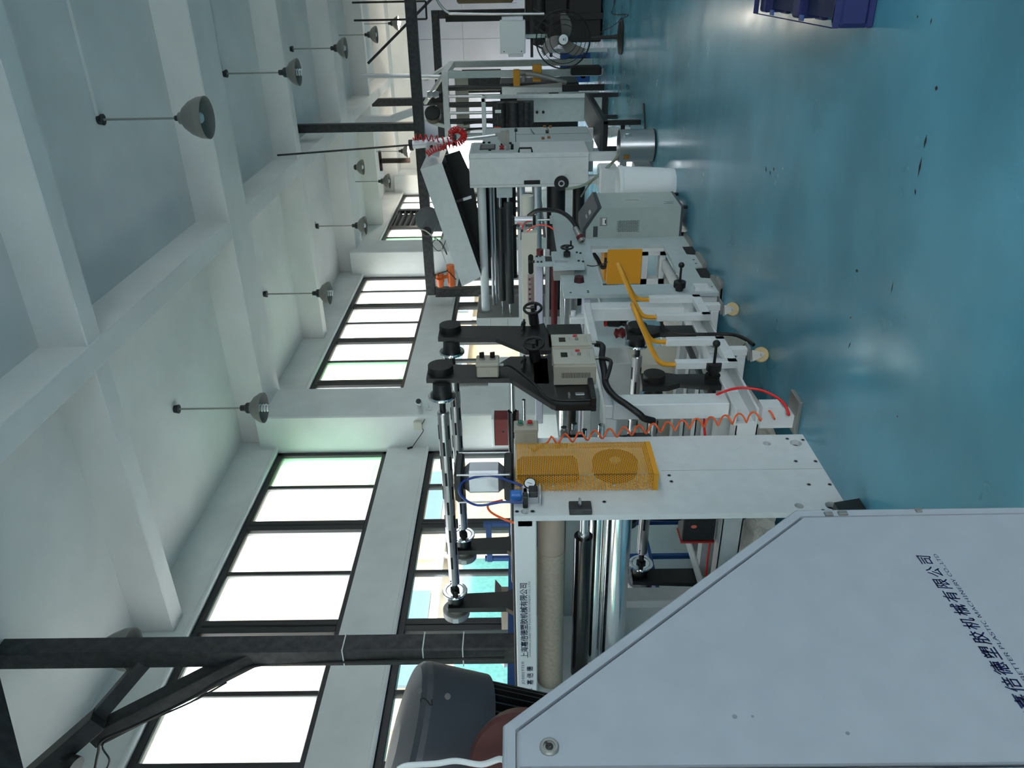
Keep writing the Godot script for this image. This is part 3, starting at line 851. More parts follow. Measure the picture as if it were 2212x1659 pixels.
	part(cy, "barrel", MB.new().bb(-2.43, -2.29, 1.69, 1.90, -3.44, -3.30, 0.03), mats.alu)
	part(cy, "end_cap", MB.new().bb(-2.45, -2.27, 1.64, 1.69, -3.48, -3.27, 0.012), mats.black_paint)
	part(cy, "end_cap", MB.new().bb(-2.45, -2.27, 1.90, 1.945, -3.48, -3.27, 0.012), mats.black_paint)
	for k in [[-2.275, -3.27], [-2.275, -3.475], [-2.445, -3.27], [-2.445, -3.475]]:
		part(cy, "tie_rod", MB.new().cyl(V(k[0], 1.66, k[1]), V(k[0], 1.93, k[1]), 0.005, -1, 8), mats.steel)
	# filter regulator with gauge
	var fr := thing("filter_regulator", "air regulator with blue knob and round dial gauge on the winder plate", "regulator", V(-2.36, 1.55, -3.17))
	part(fr, "body", MB.new().bb(-2.37, -2.30, 1.512, 1.60, -3.215, -3.15, 0.006).bb(-2.37, -2.30, 1.505, 1.512, -3.23, -3.13), mats.alu)
	part(fr, "valve_block", MB.new().bb(-2.32, -2.285, 1.520, 1.565, -3.19, -3.13, 0.004).bb(-2.37, -2.30, 1.57, 1.595, -3.19, -3.11, 0.004), mats.black_paint)
	part(fr, "knob", MB.new().lathe(V(-2.335, 1.60, -3.175), Vector3.UP, [[0.026, 0.0], [0.028, 0.008], [0.028, 0.05], [0.024, 0.058], [0.0, 0.058]], 20), mats.blue_knob)
	part(fr, "gauge", MB.new().lathe(V(-2.315, 1.555, -3.222), V(0.92, 0.1, 0.4).normalized(), [[0.0, 0.0], [0.03, 0.0], [0.031, 0.03], [0.028, 0.034], [0.027, 0.031], [0.0, 0.031]], 26), mats.black_paint)
	part(fr, "gauge_face", MB.new().lathe(V(-2.315, 1.555, -3.222), V(0.92, 0.1, 0.4).normalized(), [[0.026, 0.0322], [0.0, 0.0322]], 26), mats.white_plastic)
	part(fr, "gauge_needle", MB.new().cyl(V(-2.2855, 1.548, -3.203), V(-2.2848, 1.571, -3.214), 0.0012, -1, 5), mats.hole)
	var tb := solid("air_tube", MB.new().tube([V(-2.33, 1.555, -3.205), V(-2.31, 1.64, -3.25), V(-2.30, 1.76, -3.30), V(-2.31, 1.88, -3.28), V(-2.33, 1.915, -3.24), V(-2.36, 1.90, -3.20), V(-2.36, 1.82, -3.13), V(-2.35, 1.70, -3.14), V(-2.345, 1.62, -3.13), V(-2.345, 1.585, -3.13)], 0.0065), mats.blue_tube, "blue air tube looping from the dial gauge up past the upright air cylinder", "tube")
	tb = solid("air_tube", MB.new().tube([V(-2.44, 1.60, -3.07), V(-2.43, 1.68, -3.10), V(-2.42, 1.755, -3.15), V(-2.41, 1.77, -3.2), V(-2.42, 1.70, -3.25)], 0.006), mats.orange_hose, "short orange air tube bending behind the regulator's blue knob", "tube")
	var eb := thing("lifting_block", "grey steel block with an eye bolt on the edge of the winder plate", "block", V(-2.37, 1.31, -3.09))
	part(eb, "block", MB.new().bb(-2.37, -2.335, 1.258, 1.368, -3.125, -3.05, 0.004), mats.dark_steel)
	part(eb, "eye_bolt", MB.new().ring(V(-2.315, 1.315, -3.09), V(0, 1, 0.15).normalized(), 0.016, 0.0045, 20, 8).cyl(V(-2.335, 1.315, -3.09), V(-2.325, 1.315, -3.09), 0.009), mats.steel)
	var cb := thing("push_button_box", "beige push-button box with a green and a red button on the winder plate", "control box", V(-2.36, 1.57, -3.8))
	part(cb, "housing", MB.new().bb(-2.370, -2.285, 1.505, 1.636, -3.78, -3.69, 0.006), mats.beige_box)
	part(cb, "lid", MB.new().bb(-2.287, -2.26, 1.502, 1.639, -3.784, -3.686, 0.006), mats.beige_box)
	part(cb, "knockout", MB.new().ring(V(-2.33, 1.57, -3.6898), Vector3.BACK, 0.011, 0.0009, 20, 5), mats.zinc)
	for q in [[1.602, mats.green], [1.548, mats.red]]:
		part(cb, "button_collar", MB.new().cyl(V(-2.26, q[0], -3.735), V(-2.248, q[0], -3.735), 0.019), mats.steel)
		part(cb, "button", MB.new().cyl(V(-2.248, q[0], -3.735), V(-2.238, q[0], -3.735), 0.014), q[1])
	var st := thing("warning_sticker", "small warning stickers above the coiled orange hose", "sticker", V(-2.37, 1.4, -3.7))
	part(st, "sticker", MB.new().bb(-2.3700, -2.3690, 1.375, 1.41, -3.715, -3.655), mats.orange_hose)
	part(st, "sticker", MB.new().bb(-2.3700, -2.3690, 1.31, 1.37, -3.715, -3.655), mats.white_plastic)
	part(st, "print", MB.new().bb(-2.3689, -2.3684, 1.380, 1.405, -3.69, -3.66).bb(-2.3689, -2.3684, 1.335, 1.362, -3.70, -3.685).bb(-2.3689, -2.3684, 1.34, 1.35, -3.675, -3.66), mats.hole)

func _perf(o: Vector3, u: Vector3, v: Vector3) -> MB:  # a sheet with staggered round holes, one hexagon cell to each
	var b := MB.new()
	var w := u.length()
	var hh := v.length()
	var un := u / w
	var vn := v / hh
	var nn := un.cross(vn)
	var pitch := 0.0105
	var rows := int(hh / (pitch * 0.866))
	var cols := int(w / pitch)
	var px := w / (cols + 0.5)
	var py := hh / rows
	var hx := []
	var ci := []
	for k in 6:
		var a := TAU * (k + 0.5) / 6
		hx.append(Vector2(cos(a) * px * 0.5774, sin(a) * py * 0.6667))
		ci.append(Vector2(cos(a), sin(a)) * 0.0036)
	for r in rows:
		for c in cols:
			var m := o + un * ((c + 0.5 + 0.5 * (r % 2)) * px) + vn * ((r + 0.5) * py)
			for k in 6:
				var l := (k + 1) % 6
				b.quad(m + un * hx[k].x + vn * hx[k].y, m + un * hx[l].x + vn * hx[l].y, m + un * ci[l].x + vn * ci[l].y, m + un * ci[k].x + vn * ci[k].y, nn)
	return b

func air_hoses() -> void:
	var pts := []
	var a := V(-2.32, 1.43, -3.665)
	var e := V(-2.30, 0.13, -3.875)
	pts.append(V(-2.34, 1.475, -3.645))
	pts.append(V(-2.325, 1.45, -3.65))
	var n := 200
	for i in n:
		var t := i / (n - 1.0)
		var an := TAU * 15.5 * t
		var c := a.lerp(e, t)
		var rr := 0.024 + 0.004 * t
		pts.append(c + V(cos(an) * rr, 0, sin(an) * rr))
	pts.append(V(-2.315, 0.11, -3.88))
	pts.append(V(-2.31, 0.07, -3.89))
	var h := thing("coiled_hose", "orange coiled air hose hanging down the far edge of the winder plate", "hose", V(-2.3, 0.05, -3.8))
	part(h, "coil", MB.new().tube(pts, 0.0055, 6, false), mats.orange_hose)
	part(h, "brass_coupling", MB.new().cyl(V(-2.345, 1.535, -3.60), V(-2.34, 1.475, -3.645), 0.013, 0.009), mat("ochre", Color(0.62, 0.50, 0.20), 0.5))
	part(h, "end_fitting", MB.new().cyl(V(-2.31, 0.085, -3.885), V(-2.305, 0.055, -3.9), 0.011), mats.zinc)
	solid("red_hose", MB.new().tube([V(-2.305, 0.058, -3.9), Vector3(-2.27, 0.075, -3.821), Vector3(-2.25, 0.081, -3.93), Vector3(-2.25, 0.152, -4.061), Vector3(-2.25, 0.277, -4.105), Vector3(-2.27, 0.403, -4.082), Vector3(-2.42, 0.43, -4.241), Vector3(-2.45, 0.481, -4.084), Vector3(-2.45, 0.521, -3.873)], 0.008), mats.red_hose, "red air hose arching over the floor from the base channel to the coiled hose", "hose")
	solid("red_hose", MB.new().tube([Vector3(-3.86, 0.354, -4), Vector3(-3.571, 0.373, -4), Vector3(-3.335, 0.373, -4)], 0.007), mats.red_hose, "red air hose lying along the white base channel beside the black corrector box", "hose")

func air_shaft(label: String, a: Vector3, b: Vector3, r := 0.037) -> void:
	var o := thing("air_shaft", label, "shaft", (a + b) / 2, "expanding air shafts held in chucks")
	part(o, "barrel", MB.new().lathe(a, b - a, [[0.0, 0.0], [r - 0.004, 0.0], [r, 0.006], [r, (b - a).length() - 0.006], [r - 0.004, (b - a).length()], [0.0, (b - a).length()]], 28), mats.shaft_metal)
	part(o, "journal", MB.new().cyl(a, a + (a - b).normalized() * 0.07, 0.019), mats.black_paint)
	part(o, "journal", MB.new().cyl(b, b + (b - a).normalized() * 0.07, 0.019), mats.black_paint)
	var d := (b - a)
	var l := d.length()
	d = d / l
	var sl := MB.new()
	for row in 6:
		var an := TAU * row / 6.0 + 0.4
		var n := V(0, cos(an), sin(an))
		for k in int((l - 0.14) / 0.23):
			var s := 0.09 + 0.23 * k + (0.115 if row % 2 else 0.0)
			if s + 0.1 > l:
				continue
			sl.box(a + d * (s + 0.05) + n * (r - 0.001), V(0.1, 0.004, 0.014), 0.0, Basis(d, n, d.cross(n)))
	var m := part(o, "expansion_slot", sl, mats.hole)
	m.set_meta("kind", "stuff")
	for k in 2:
		part(o, "dot_hole", MB.new().cyl(b - d * (0.02 + 0.022 * k) + V(0, 0.02, 0.028), b - d * (0.02 + 0.022 * k) + V(0, 0.024, 0.0345), 0.0045, -1, 8), mats.hole)

func chuck(label: String, c: Vector3, dir: float) -> Node3D:  # faces along dir x; c is the middle of the flange face
	var o := thing("safety_chuck", label, "chuck", c, "round chucks at the shaft ends")
	var ax := V(dir, 0, 0)
	part(o, "flange", MB.new().lathe(c, ax, [[0.062, -0.014], [0.083, -0.014], [0.088, -0.008], [0.088, 0.0], [0.083, 0.006], [0.066, 0.006], [0.06, 0.002], [0.03, 0.002]], 36), mats.chrome)
	part(o, "hub", MB.new().lathe(c, ax, [[0.0, 0.003], [0.03, 0.003], [0.03, 0.016], [0.0, 0.016]], 24).cyl(c - ax * 0.10, c - ax * 0.012, 0.055, 0.06, 28), mats.black_paint)
	part(o, "jaw", MB.new().box(c + ax * 0.012, V(0.03, 0.05, 0.05), 0.003, Basis(Vector3.RIGHT, 0.5)), mats.black_paint)
	return o

func hand_wheel(o: Node3D, c: Vector3, ax: Vector3, r: float, crank: Vector3) -> void:
	var f := MB.frame_of(ax)
	part(o, "hand_wheel", MB.new().ring(c, ax, r, r * 0.16, 30, 10), mats.rubber)
	var sp := MB.new().cyl(c - ax * 0.015, c + ax * 0.012, r * 0.28, -1, 18)
	for k in 3:
		var a := TAU * k / 3 + 0.3
		sp.cyl(c, c + (f[0] * cos(a) + f[1] * sin(a)) * r, r * 0.10, -1, 8)
	part(o, "wheel_spokes", sp, mats.rubber)
	if crank != Vector3.ZERO:
		part(o, "crank_grip", MB.new().lathe(c + crank, ax, [[0.0, 0.0], [r * 0.12, 0.0], [r * 0.17, r * 0.5], [r * 0.14, r * 0.95], [0.0, r]], 14), mats.rubber)

func winding_arm(label: String, poly: Array, top: Vector3, x: float, th: float) -> Node3D:
	var o := thing("winding_arm", label, "arm", V(x, 1.2, top.z), "black arms that carry the air shafts")
	part(o, "arm_plate", MB.new().prism(poly, V(x, 0, 0), Vector3.BACK, Vector3.UP, V(-th, 0, 0)), mats.black_paint)
	return o

func stand() -> void:
	mat("shaft_metal", Color(0.70, 0.70, 0.70), 0.28, 0.95)
	var wp: Material = mats.white_paint
	var bp: Material = mats.black_paint
	# the near pair of winding arms
	var a1 := winding_arm("nearer upright black winding arm carrying the beige two-knob box", [Vector2(-4.188, 2.171), Vector2(-4.382, 2.174), Vector2(-4.368, 1.74), Vector2(-4.478, 1.66), Vector2(-4.478, 1.43), Vector2(-4.53, 1.39), Vector2(-4.53, 1.17), Vector2(-3.825, 1.17), Vector2(-3.83, 1.40), Vector2(-3.86, 1.43), Vector2(-4.175, 1.66)], V(-2.2, 2.08, -4.285), -2.2, 0.03)
	part(a1, "bearing_cap", MB.new().cyl(V(-2.2, 2.09, -4.285), V(-2.155, 2.09, -4.285), 0.08, 0.077, 28), mats.rubber)
	part(a1, "side_rail", MB.new().bb(-2.24, -2.15, 1.17, 1.20, -4.53, -3.83, 0.004).bb(-2.26, -2.20, 1.42, 1.52, -4.45, -4.1, 0.006), bp)
	part(a1, "slotted_bracket", MB.new().bb(-2.199, -2.19, 1.225, 1.28, -3.975, -3.945, 0.003).bb(-2.199, -2.19, 1.31, 1.322, -3.975, -3.94), mats.steel)
	var a2 := winding_arm("farther upright black winding arm, bare of any box", [Vector2(-4.784, 2.151), Vector2(-4.984, 2.152), Vector2(-4.953, 1.53), Vector2(-5.0, 1.426), Vector2(-4.74, 1.385), Vector2(-4.56, 1.385), Vector2(-4.56, 1.56), Vector2(-4.76, 1.76)], V(-2.2, 2.07, -4.89), -2.2, 0.03)
	part(a2, "bearing_cap", MB.new().cyl(V(-2.2, 2.075, -4.90), V(-2.155, 2.075, -4.90), 0.076, 0.073, 28), mats.rubber)
	part(a2, "gusset", MB.new().bb(-2.30, -2.2, 1.17, 1.41, -4.98, -4.60, 0.006), bp)
	for q in [[-4.97, 1.505], [-4.40, 1.51]]:
		var hw := thing("hand_wheel", "black hand wheel on the %s winding arm" % ("farther" if q[0] < -4.5 else "nearer"), "hand wheel", V(-2.1, q[1], q[0]), "hand wheels of the winding arms")
		hand_wheel(hw, V(-2.075, q[1], q[0]), V(0.94, 0.08, 0.25).normalized(), 0.06, V(0.0, -0.02, 0.03))
		part(hw, "spindle", MB.new().cyl(V(-2.075, q[1], q[0]), V(-2.2, q[1] - 0.01, q[0]), 0.014).cyl(V(-2.11, q[1], q[0]), V(-2.19, q[1] - 0.01, q[0]), 0.036), bp)
		part(hw, "limit_screw", MB.new().cyl(V(-2.17, q[1] + 0.06, q[0] - 0.02), V(-2.17, q[1] + 0.075, q[0] + 0.16), 0.008).cyl(V(-2.17, q[1] + 0.064, q[0] + 0.03), V(-2.17, q[1] + 0.068, q[0] + 0.07), 0.016), bp)
	# far arms, their brake drums
	for q in [[-4.15, 2.08, "nearer", -3.97], [-4.75, 2.055, "farther", -3.96]]:
		var z: float = q[0]
		var y: float = q[1]
		var f := winding_arm("%s black winding arm on the window side with a grey brake drum" % q[2], [Vector2(z + 0.07, y + 0.05), Vector2(z - 0.07, y + 0.05), Vector2(z - 0.09, 1.72), Vector2(z - 0.16, 1.6), Vector2(z - 0.16, 1.15), Vector2(z + 0.16, 1.15), Vector2(z + 0.16, 1.6), Vector2(z + 0.07, 1.72)], V(q[3], y, z), q[3], 0.04)
		part(f, "brake_drum", MB.new().cyl(V(q[3] - 0.04, y, z), V(q[3] - 0.07, y, z), 0.07, -1, 28).lathe(V(q[3] - 0.07, y, z), Vector3.LEFT, [[0.0, 0.0], [0.095, 0.0], [0.095, 0.05], [0.07, 0.056], [0.0, 0.056]], 32), mats.zinc)
		part(f, "drum_label", MB.new().bb(q[3] - 0.12, q[3] - 0.08, y - 0.02, y + 0.02, z + 0.0945, z + 0.0965), mats.white_plastic)
		chuck("chuck on the %s window-side arm, facing the aisle" % q[2], V(q[3] + 0.10, y, z), 1.0)
	chuck("chrome-rimmed chuck on the nearer aisle-side arm", V(-2.33, 2.08, -4.20), -1.0)
	chuck("chrome-rimmed chuck on the farther aisle-side arm", V(-2.33, 2.065, -4.82), -1.0)
	air_shaft("upper bright air shaft held by the nearer pair of winding arms", V(-2.42, 2.08, -4.17), V(-3.80, 2.08, -4.15))
	air_shaft("upper air shaft just behind the first, held by the farther pair of arms", V(-2.42, 2.062, -4.80), V(-3.80, 2.055, -4.76))
	# the two-knob box
	var kb := thing("knob_box", "beige box with two black selector knobs on the nearer winding arm", "control box", V(-2.17, 1.8, -4.28))
	part(kb, "housing", MB.new().bb(-2.20, -2.122, 1.728, 1.862, -4.30, -4.185, 0.008), mats.beige_box)
	part(kb, "lid", MB.new().bb(-2.124, -2.10, 1.724, 1.866, -4.304, -4.181, 0.006), mats.beige_box)
	part(kb, "knockout", MB.new().ring(V(-2.16, 1.795, -4.1848), Vector3.BACK, 0.011, 0.0009, 20, 5), mats.zinc)
	for y in [1.83, 1.765]:
		part(kb, "knob_collar", MB.new().cyl(V(-2.10, y, -4.245), V(-2.088, y, -4.245), 0.019), mats.steel)
		part(kb, "knob", MB.new().cyl(V(-2.088, y, -4.245), V(-2.078, y, -4.245), 0.0155).box(V(-2.066, y, -4.245), V(0.026, 0.03, 0.011), 0.003, Basis(Vector3.RIGHT, 0.3)), mats.rubber)
	part(kb, "cable_gland", MB.new().cyl(V(-2.15, 1.728, -4.26), V(-2.15, 1.70, -4.26), 0.011), mats.zinc)
	solid("box_cable", MB.new().tube([V(-2.15, 1.70, -4.26), V(-2.15, 1.66, -4.25), V(-2.16, 1.60, -4.18), V(-2.17, 1.52, -4.05), V(-2.18, 1.44, -3.90), V(-2.18, 1.36, -3.86), V(-2.18, 1.20, -3.86)], 0.009), mats.rubber, "black cable running from the two-knob box down the arm edge", "cable")
	# two tension controllers
	for k in 2:
		var zf := -4.30 if k == 0 else -4.515
		var zb := zf + (0.225 if k == 0 else 0.19)
		var t := thing("tension_controller", "beige tension controller with vent slots facing the camera, %s" % ("the full nearer box" if k == 0 else "the half-hidden box behind it") if k == 1 else "beige tension controller, nearer of two, its slotted side in full view", "controller", V(-2.12, 1.15, zf), "beige tension controllers on the black arm plate")
		if k == 1:
			t.set_meta("label", "beige tension controller, half hidden behind its twin on the black arm plate")
		part(t, "housing", MB.new().bb(-2.195, -2.075, 1.155, 1.395, zf + 0.004, zb - 0.02, 0.004), mats.beige_box)
		part(t, "face_rim", MB.new().bb(-2.197, -2.073, 1.150, 1.40, zf - 0.004 if false else zb - 0.022, zb, 0.003), mats.beige_box)
		part(t, "front_panel", MB.new().bb(-2.076, -2.066, 1.150, 1.40, zf + 0.0, zb - 0.03, 0.003), mat("panel_beige", Color(0.70, 0.69, 0.64), 0.45))
		part(t, "display", MB.new().bb(-2.067, -2.063, 1.312, 1.353, zf + 0.055, zf + 0.115, 0.001), mats.screen)
		part(t, "power_switch", MB.new().bb(-2.067, -2.061, 1.235, 1.262, zf + 0.02, zf + 0.045, 0.001), mats.red)
		part(t, "dial", MB.new().cyl(V(-2.066, 1.242, zf + 0.085), V(-2.048, 1.242, zf + 0.085), 0.011, 0.009), mats.zinc)
		part(t, "print", MB.new().bb(-2.0659, -2.0655, 1.285, 1.289, zf + 0.05, zf + 0.09).bb(-2.0659, -2.0655, 1.178, 1.182, zf + 0.03, zf + 0.13).bb(-2.0659, -2.0655, 1.190, 1.193, zf + 0.03, zf + 0.12).bb(-2.0659, -2.0655, 1.275, 1.278, zf + 0.07, zf + 0.1), mats.zinc)
		if k == 0:
			var vs := MB.new()
			for i in 26:
				vs.bb(-2.15, -2.115, 1.185 + i * 0.0066, 1.188 + i * 0.0066, zb - 0.0003, zb + 0.0006)
			var vp := part(t, "vent_slot", vs, mats.hole)
			vp.set_meta("kind", "stuff")
		for q in 2:
			part(t, "cable_gland", MB.new().cyl(V(-2.11 + q * 0.025, 1.155, zf + 0.05 + q * 0.04), V(-2.11 + q * 0.025, 1.12, zf + 0.05 + q * 0.04), 0.009), mats.zinc)
	solid("cable_bundle", MB.new().tube([V(-2.11, 1.12, -4.46), V(-2.11, 1.08, -4.42), V(-2.11, 1.10, -4.25), V(-2.12, 1.10, -4.10), V(-2.15, 1.10, -3.98), V(-2.18, 1.06, -3.90), V(-2.20, 1.0, -3.84), V(-2.24, 0.93, -3.80), V(-2.27, 0.90, -3.80), V(-2.3, 0.84, -3.82)], 0.02, 10), mats.rubber, "thick black cable bundle sagging below the beige tension controllers", "cable")
	solid("cable_bundle", MB.new().tube([V(-2.085, 1.12, -4.21), V(-2.085, 1.06, -4.17), V(-2.09, 1.07, -4.08), V(-2.13, 1.10, -4.0)], 0.012, 8), mats.rubber, "short black cable dropping from the nearer controller into the bundle", "cable")
	# the white frame
	var f := thing("unwind_frame", "white square-tube unwind frame on channel beams under the black arms", "machine frame", V(-3.1, 0, -4.8))
	part(f, "top_rail", MB.new().bb(-2.385, -2.295, 1.05, 1.10, -5.60, -3.99, 0.006), wp)
	part(f, "post", MB.new().bb(-2.40, -2.295, 0.36, 1.05, -4.13, -4.0, 0.006), wp)
	part(f, "post", MB.new().bb(-2.40, -2.295, 0.20, 1.05, -5.60, -5.47, 0.006), wp)
	part(f, "cross_rail", MB.new().bb(-3.86, -2.36, 1.02, 1.09, -5.58, -5.50, 0.006), wp)
	part(f, "cross_rail", MB.new().bb(-3.86, -2.36, 1.02, 1.09, -4.12, -4.02, 0.006), wp)
	part(f, "post", MB.new().bb(-3.92, -3.84, 0.2, 1.05, -4.13, -4.0, 0.006), wp)
	part(f, "post", MB.new().bb(-3.92, -3.84, 0.2, 1.05, -5.60, -5.47, 0.006), wp)
	# channel beams near the floor
	for q in [[-2.34, 0.0], [-3.86, 0.0]]:
		part(f, "base_channel", MB.new().bb(q[0] - 0.06, q[0] + 0.05, 0.335, 0.35, -5.9, -3.92, 0.003).bb(q[0] - 0.06, q[0] + 0.05, 0.21, 0.225, -5.9, -3.92, 0.003).bb(q[0] - 0.06, q[0] - 0.045, 0.22, 0.34, -5.9, -3.92), wp)
	for z in [-3.98, -4.35, -4.62, -4.9, -5.25, -5.6]:
		part(f, "cross_channel", MB.new().bb(-3.9, -2.38, 0.32, 0.335, z - 0.05, z + 0.05, 0.003).bb(-3.9, -2.38, 0.20, 0.335, z + 0.038, z + 0.05, 0.002).bb(-3.9, -2.38, 0.20, 0.212, z - 0.05, z + 0.05, 0.002), wp)
	part(f, "diagonal_bar", MB.new().bar(Vector3(-2.341, 0.426, -5.1), Vector3(-2.505, 0.359, -4.5), 0.04, 0.03), mats.dark_steel)
	for z in [-3.96, -5.85]:
		part(f, "foot_bracket", MB.new().prism([Vector2(-2.39, 0.21), Vector2(-2.25, 0.21), Vector2(-2.25, 0.10), Vector2(-2.31, 0.02), Vector2(-2.39, 0.02)], V(0, 0, z), Vector3.RIGHT, Vector3.UP, V(0, 0, 0.09)), wp)
		part(f, "foot_pad", MB.new().bb(-2.42, -2.20, 0.0, 0.022, z - 0.03, z + 0.13, 0.003), mats.zinc)
	# lower arms with chucks and shafts
	for q in [[-4.34, 0.76, "nearer"], [-5.10, 0.76, "farther"]]:
		var z: float = q[0]
		var lo := winding_arm("%s low black arm rising from the white channel beams with a chuck" % q[2], [Vector2(z - 0.09, 0.83), Vector2(z + 0.09, 0.84), Vector2(z + 0.09, 0.68), Vector2(z + 0.05, 0.60), Vector2(z + 0.09, 0.42), Vector2(z + 0.09, 0.35), Vector2(z - 0.07, 0.35), Vector2(z - 0.07, 0.6), Vector2(z - 0.09, 0.66)], V(-2.31, 0.75, z), -2.31, 0.035)
		part(lo, "bearing_cap", MB.new().cyl(V(-2.31, 0.755, z), V(-2.265, 0.755, z), 0.068, -1, 28), mats.rubber)
		chuck("chrome-rimmed chuck on the %s low black arm" % q[2], V(-2.445, 0.745, z - 0.04), -1.0)
		air_shaft("low chrome air shaft leading away from the %s low black arm" % q[2], V(-2.535, 0.735, z - 0.045), V(-3.76, 0.735, z - 0.06))
		chuck("chuck at the window-side end of the %s low shaft" % q[2], V(-3.86, 0.735, z - 0.06), 1.0)
		var lf := winding_arm("%s low black arm on the window side" % q[2], [Vector2(z - 0.11, 0.8), Vector2(z + 0.02, 0.8), Vector2(z + 0.05, 0.3), Vector2(z - 0.11, 0.3)], V(-3.96, 0.7, z), -3.96, 0.035)
		part(lf, "brake_drum", MB.new().lathe(V(-3.995, 0.735, z - 0.05), Vector3.LEFT, [[0.0, 0.0], [0.07, 0.0], [0.07, 0.03], [0.09, 0.03], [0.09, 0.085], [0.0, 0.085]], 30), mats.steel)
		part(lf, "drum_label", MB.new().bb(-4.07, -4.03, 0.715, 0.755, z + 0.039, z + 0.042), mats.white_plastic)
	for q in [[-4.35, 0.385, "nearer"], [-5.78, 0.33, "farther"]]:
		var kn := thing("clamp_knob", "black ball-ended clamp lever with two round collars by the %s yellow-handled cart" % q[2], "clamp", V(-2.24, 0.34, q[0]))
		var y: float = q[1]
		var z: float = q[0]
		part(kn, "ball", MB.new().lathe(V(-2.07, y, z), Vector3.UP, [[0.0, -0.024], [0.012, -0.021], [0.021, -0.012], [0.024, 0.0], [0.021, 0.012], [0.012, 0.021], [0.0, 0.024]], 18), mats.rubber)
		part(kn, "lever", MB.new().cyl(V(-2.07, y, z), V(-2.21, y, z), 0.009), mats.rubber)
		part(kn, "collar", MB.new().cyl(V(-2.205, y, z), V(-2.25, y, z), 0.047, -1, 24), mats.rubber)
		part(kn, "collar", MB.new().cyl(V(-2.285, y, z), V(-2.33, y, z), 0.047, -1, 24), mats.rubber)
		part(kn, "spindle", MB.new().cyl(V(-2.21, y, z), V(-2.50, y, z), 0.03), mats.rubber)
	for q in [[1.652, -4.3, 0.030, "upper"], [1.58, -4.0, 0.018, "lower"]]:
		var tr := thing("tie_rod", "%s black and chrome rod linking the winding arms across the machine" % q[3], "rod", V(-3.0, q[0], q[1]), "rods linking the winding arms")
		part(tr, "chrome_end", MB.new().cyl(V(-2.25, q[0], q[1]), V(-2.50, q[0], q[1]), q[2] * 0.62, -1, 16), mats.chrome)
		part(tr, "sleeve", MB.new().cyl(V(-2.50, q[0], q[1]), V(-3.93, q[0], q[1]), q[2], -1, 20), mats.gloss_black if q[3] == "upper" else mats.chrome)
	var k2 := 0
	for q in [[1.345, -3.93, 0.035, "chrome"], [1.28, -3.97, 0.032, "gloss_black"], [1.225, -3.90, 0.03, "steel"], [1.12, -3.95, 0.04, "gloss_black"]]:
		var gr := thing("guide_roller", ["topmost bright roller between the winder and the unwind frame", "second, black roller between the winder and the unwind frame", "third, dull steel roller between the winder and the unwind frame", "lowest black roller between the winder and the unwind frame"][k2], "roller", V(-3.0, q[0], q[1]), "rollers between winder and unwind frame")
		k2 += 1
		part(gr, "sleeve", MB.new().cyl(V(-2.52, q[0], q[1]), V(-3.93, q[0], q[1]), q[2], -1, 24), mats[q[3]])
		part(gr, "journal", MB.new().cyl(V(-2.40, q[0], q[1]), V(-2.52, q[0], q[1]), q[2] * 0.5, -1, 14), mats.chrome)
	# corrector box under the winder
	var cb := thing("corrector_box", "black corrector box with red base edge and pink oval sticker under the winder", "control box", V(-3.0, 0.35, -3.95))
	part(cb, "housing", MB.new().bb(-3.33, -3.12, 0.35, 0.56, -4.14, -4.0, 0.006), bp)
	part(cb, "base_edge", MB.new().bb(-3.345, -3.33, 0.345, 0.565, -4.145, -3.995, 0.003), mats.red)
	part(cb, "oval_sticker", MB.new().prism(MB.circle(Vector2.ZERO, 1.0, 20), V(-3.21, 0.49, -4.0), V(0.013, 0, 0), V(0, 0.019, 0), V(0, 0, 0.0008)), mat("pink", Color(0.92, 0.42, 0.38), 0.6))
	part(cb, "cable_gland", MB.new().cyl(V(-3.2, 0.35, -4.05), V(-3.2, 0.31, -4.05), 0.012).cyl(V(-3.14, 0.35, -4.05), V(-3.14, 0.32, -4.05), 0.011), mats.white_plastic)
	part(cb, "cable", MB.new().tube([V(-3.2, 0.31, -4.05), V(-3.18, 0.26, -4.02), V(-3.1, 0.18, -3.96), V(-2.9, 0.12, -3.9)], 0.012), mats.rubber)
	part(cb, "cable", MB.new().tube([V(-3.14, 0.32, -4.05), V(-3.08, 0.24, -4.03), V(-2.9, 0.2, -3.98)], 0.012), mats.rubber)
	part(cb, "cable", MB.new().tube([V(-3.2, 0.56, -4.07), V(-3.2, 0.60, -4.06), V(-3.15, 0.625, -4.05), V(-3.1, 0.6, -4.05), V(-3.1, 0.56, -4.06)], 0.007), mats.rubber)
	# two wheeled carts with yellow bent handles
	for k in 2:
		var zs := 0.0 if k == 0 else -0.75
		var o := thing("fork_cart", "white forked trolley with yellow bent handle, %s" % ("nearest the winder" if k == 0 else "second from the winder"), "trolley", V(-2.2, 0, -4.55 + zs), "white trolleys with yellow handles")
		for q in [[-4.742, -4.692], [-4.408, -4.355]]:
			part(o, "upright", MB.new().bb(-2.25, -2.20, 0.235, 0.622, q[0] + zs, q[1] + zs, 0.004), wp)
		part(o, "base", MB.new().bb(-2.25, -2.20, 0.235, 0.298, -4.742 + zs, -4.355 + zs, 0.004), wp)
		part(o, "leg", MB.new().bb(-2.255, -2.205, 0.122, 0.236, -4.60 + zs, -4.545 + zs, 0.004), wp)
		part(o, "axle_beam", MB.new().bb(-2.95, -2.255, 0.13, 0.19, -4.60 + zs, -4.545 + zs, 0.004), wp)
		part(o, "caster_plate", MB.new().bb(-2.275, -2.185, 0.112, 0.124, -4.62 + zs, -4.515 + zs, 0.002), mats.zinc)
		var wa := V(0.5, 0, 0.866)
		var wc := V(-2.225, 0.05, -4.50 + zs)
		var fk := MB.new()
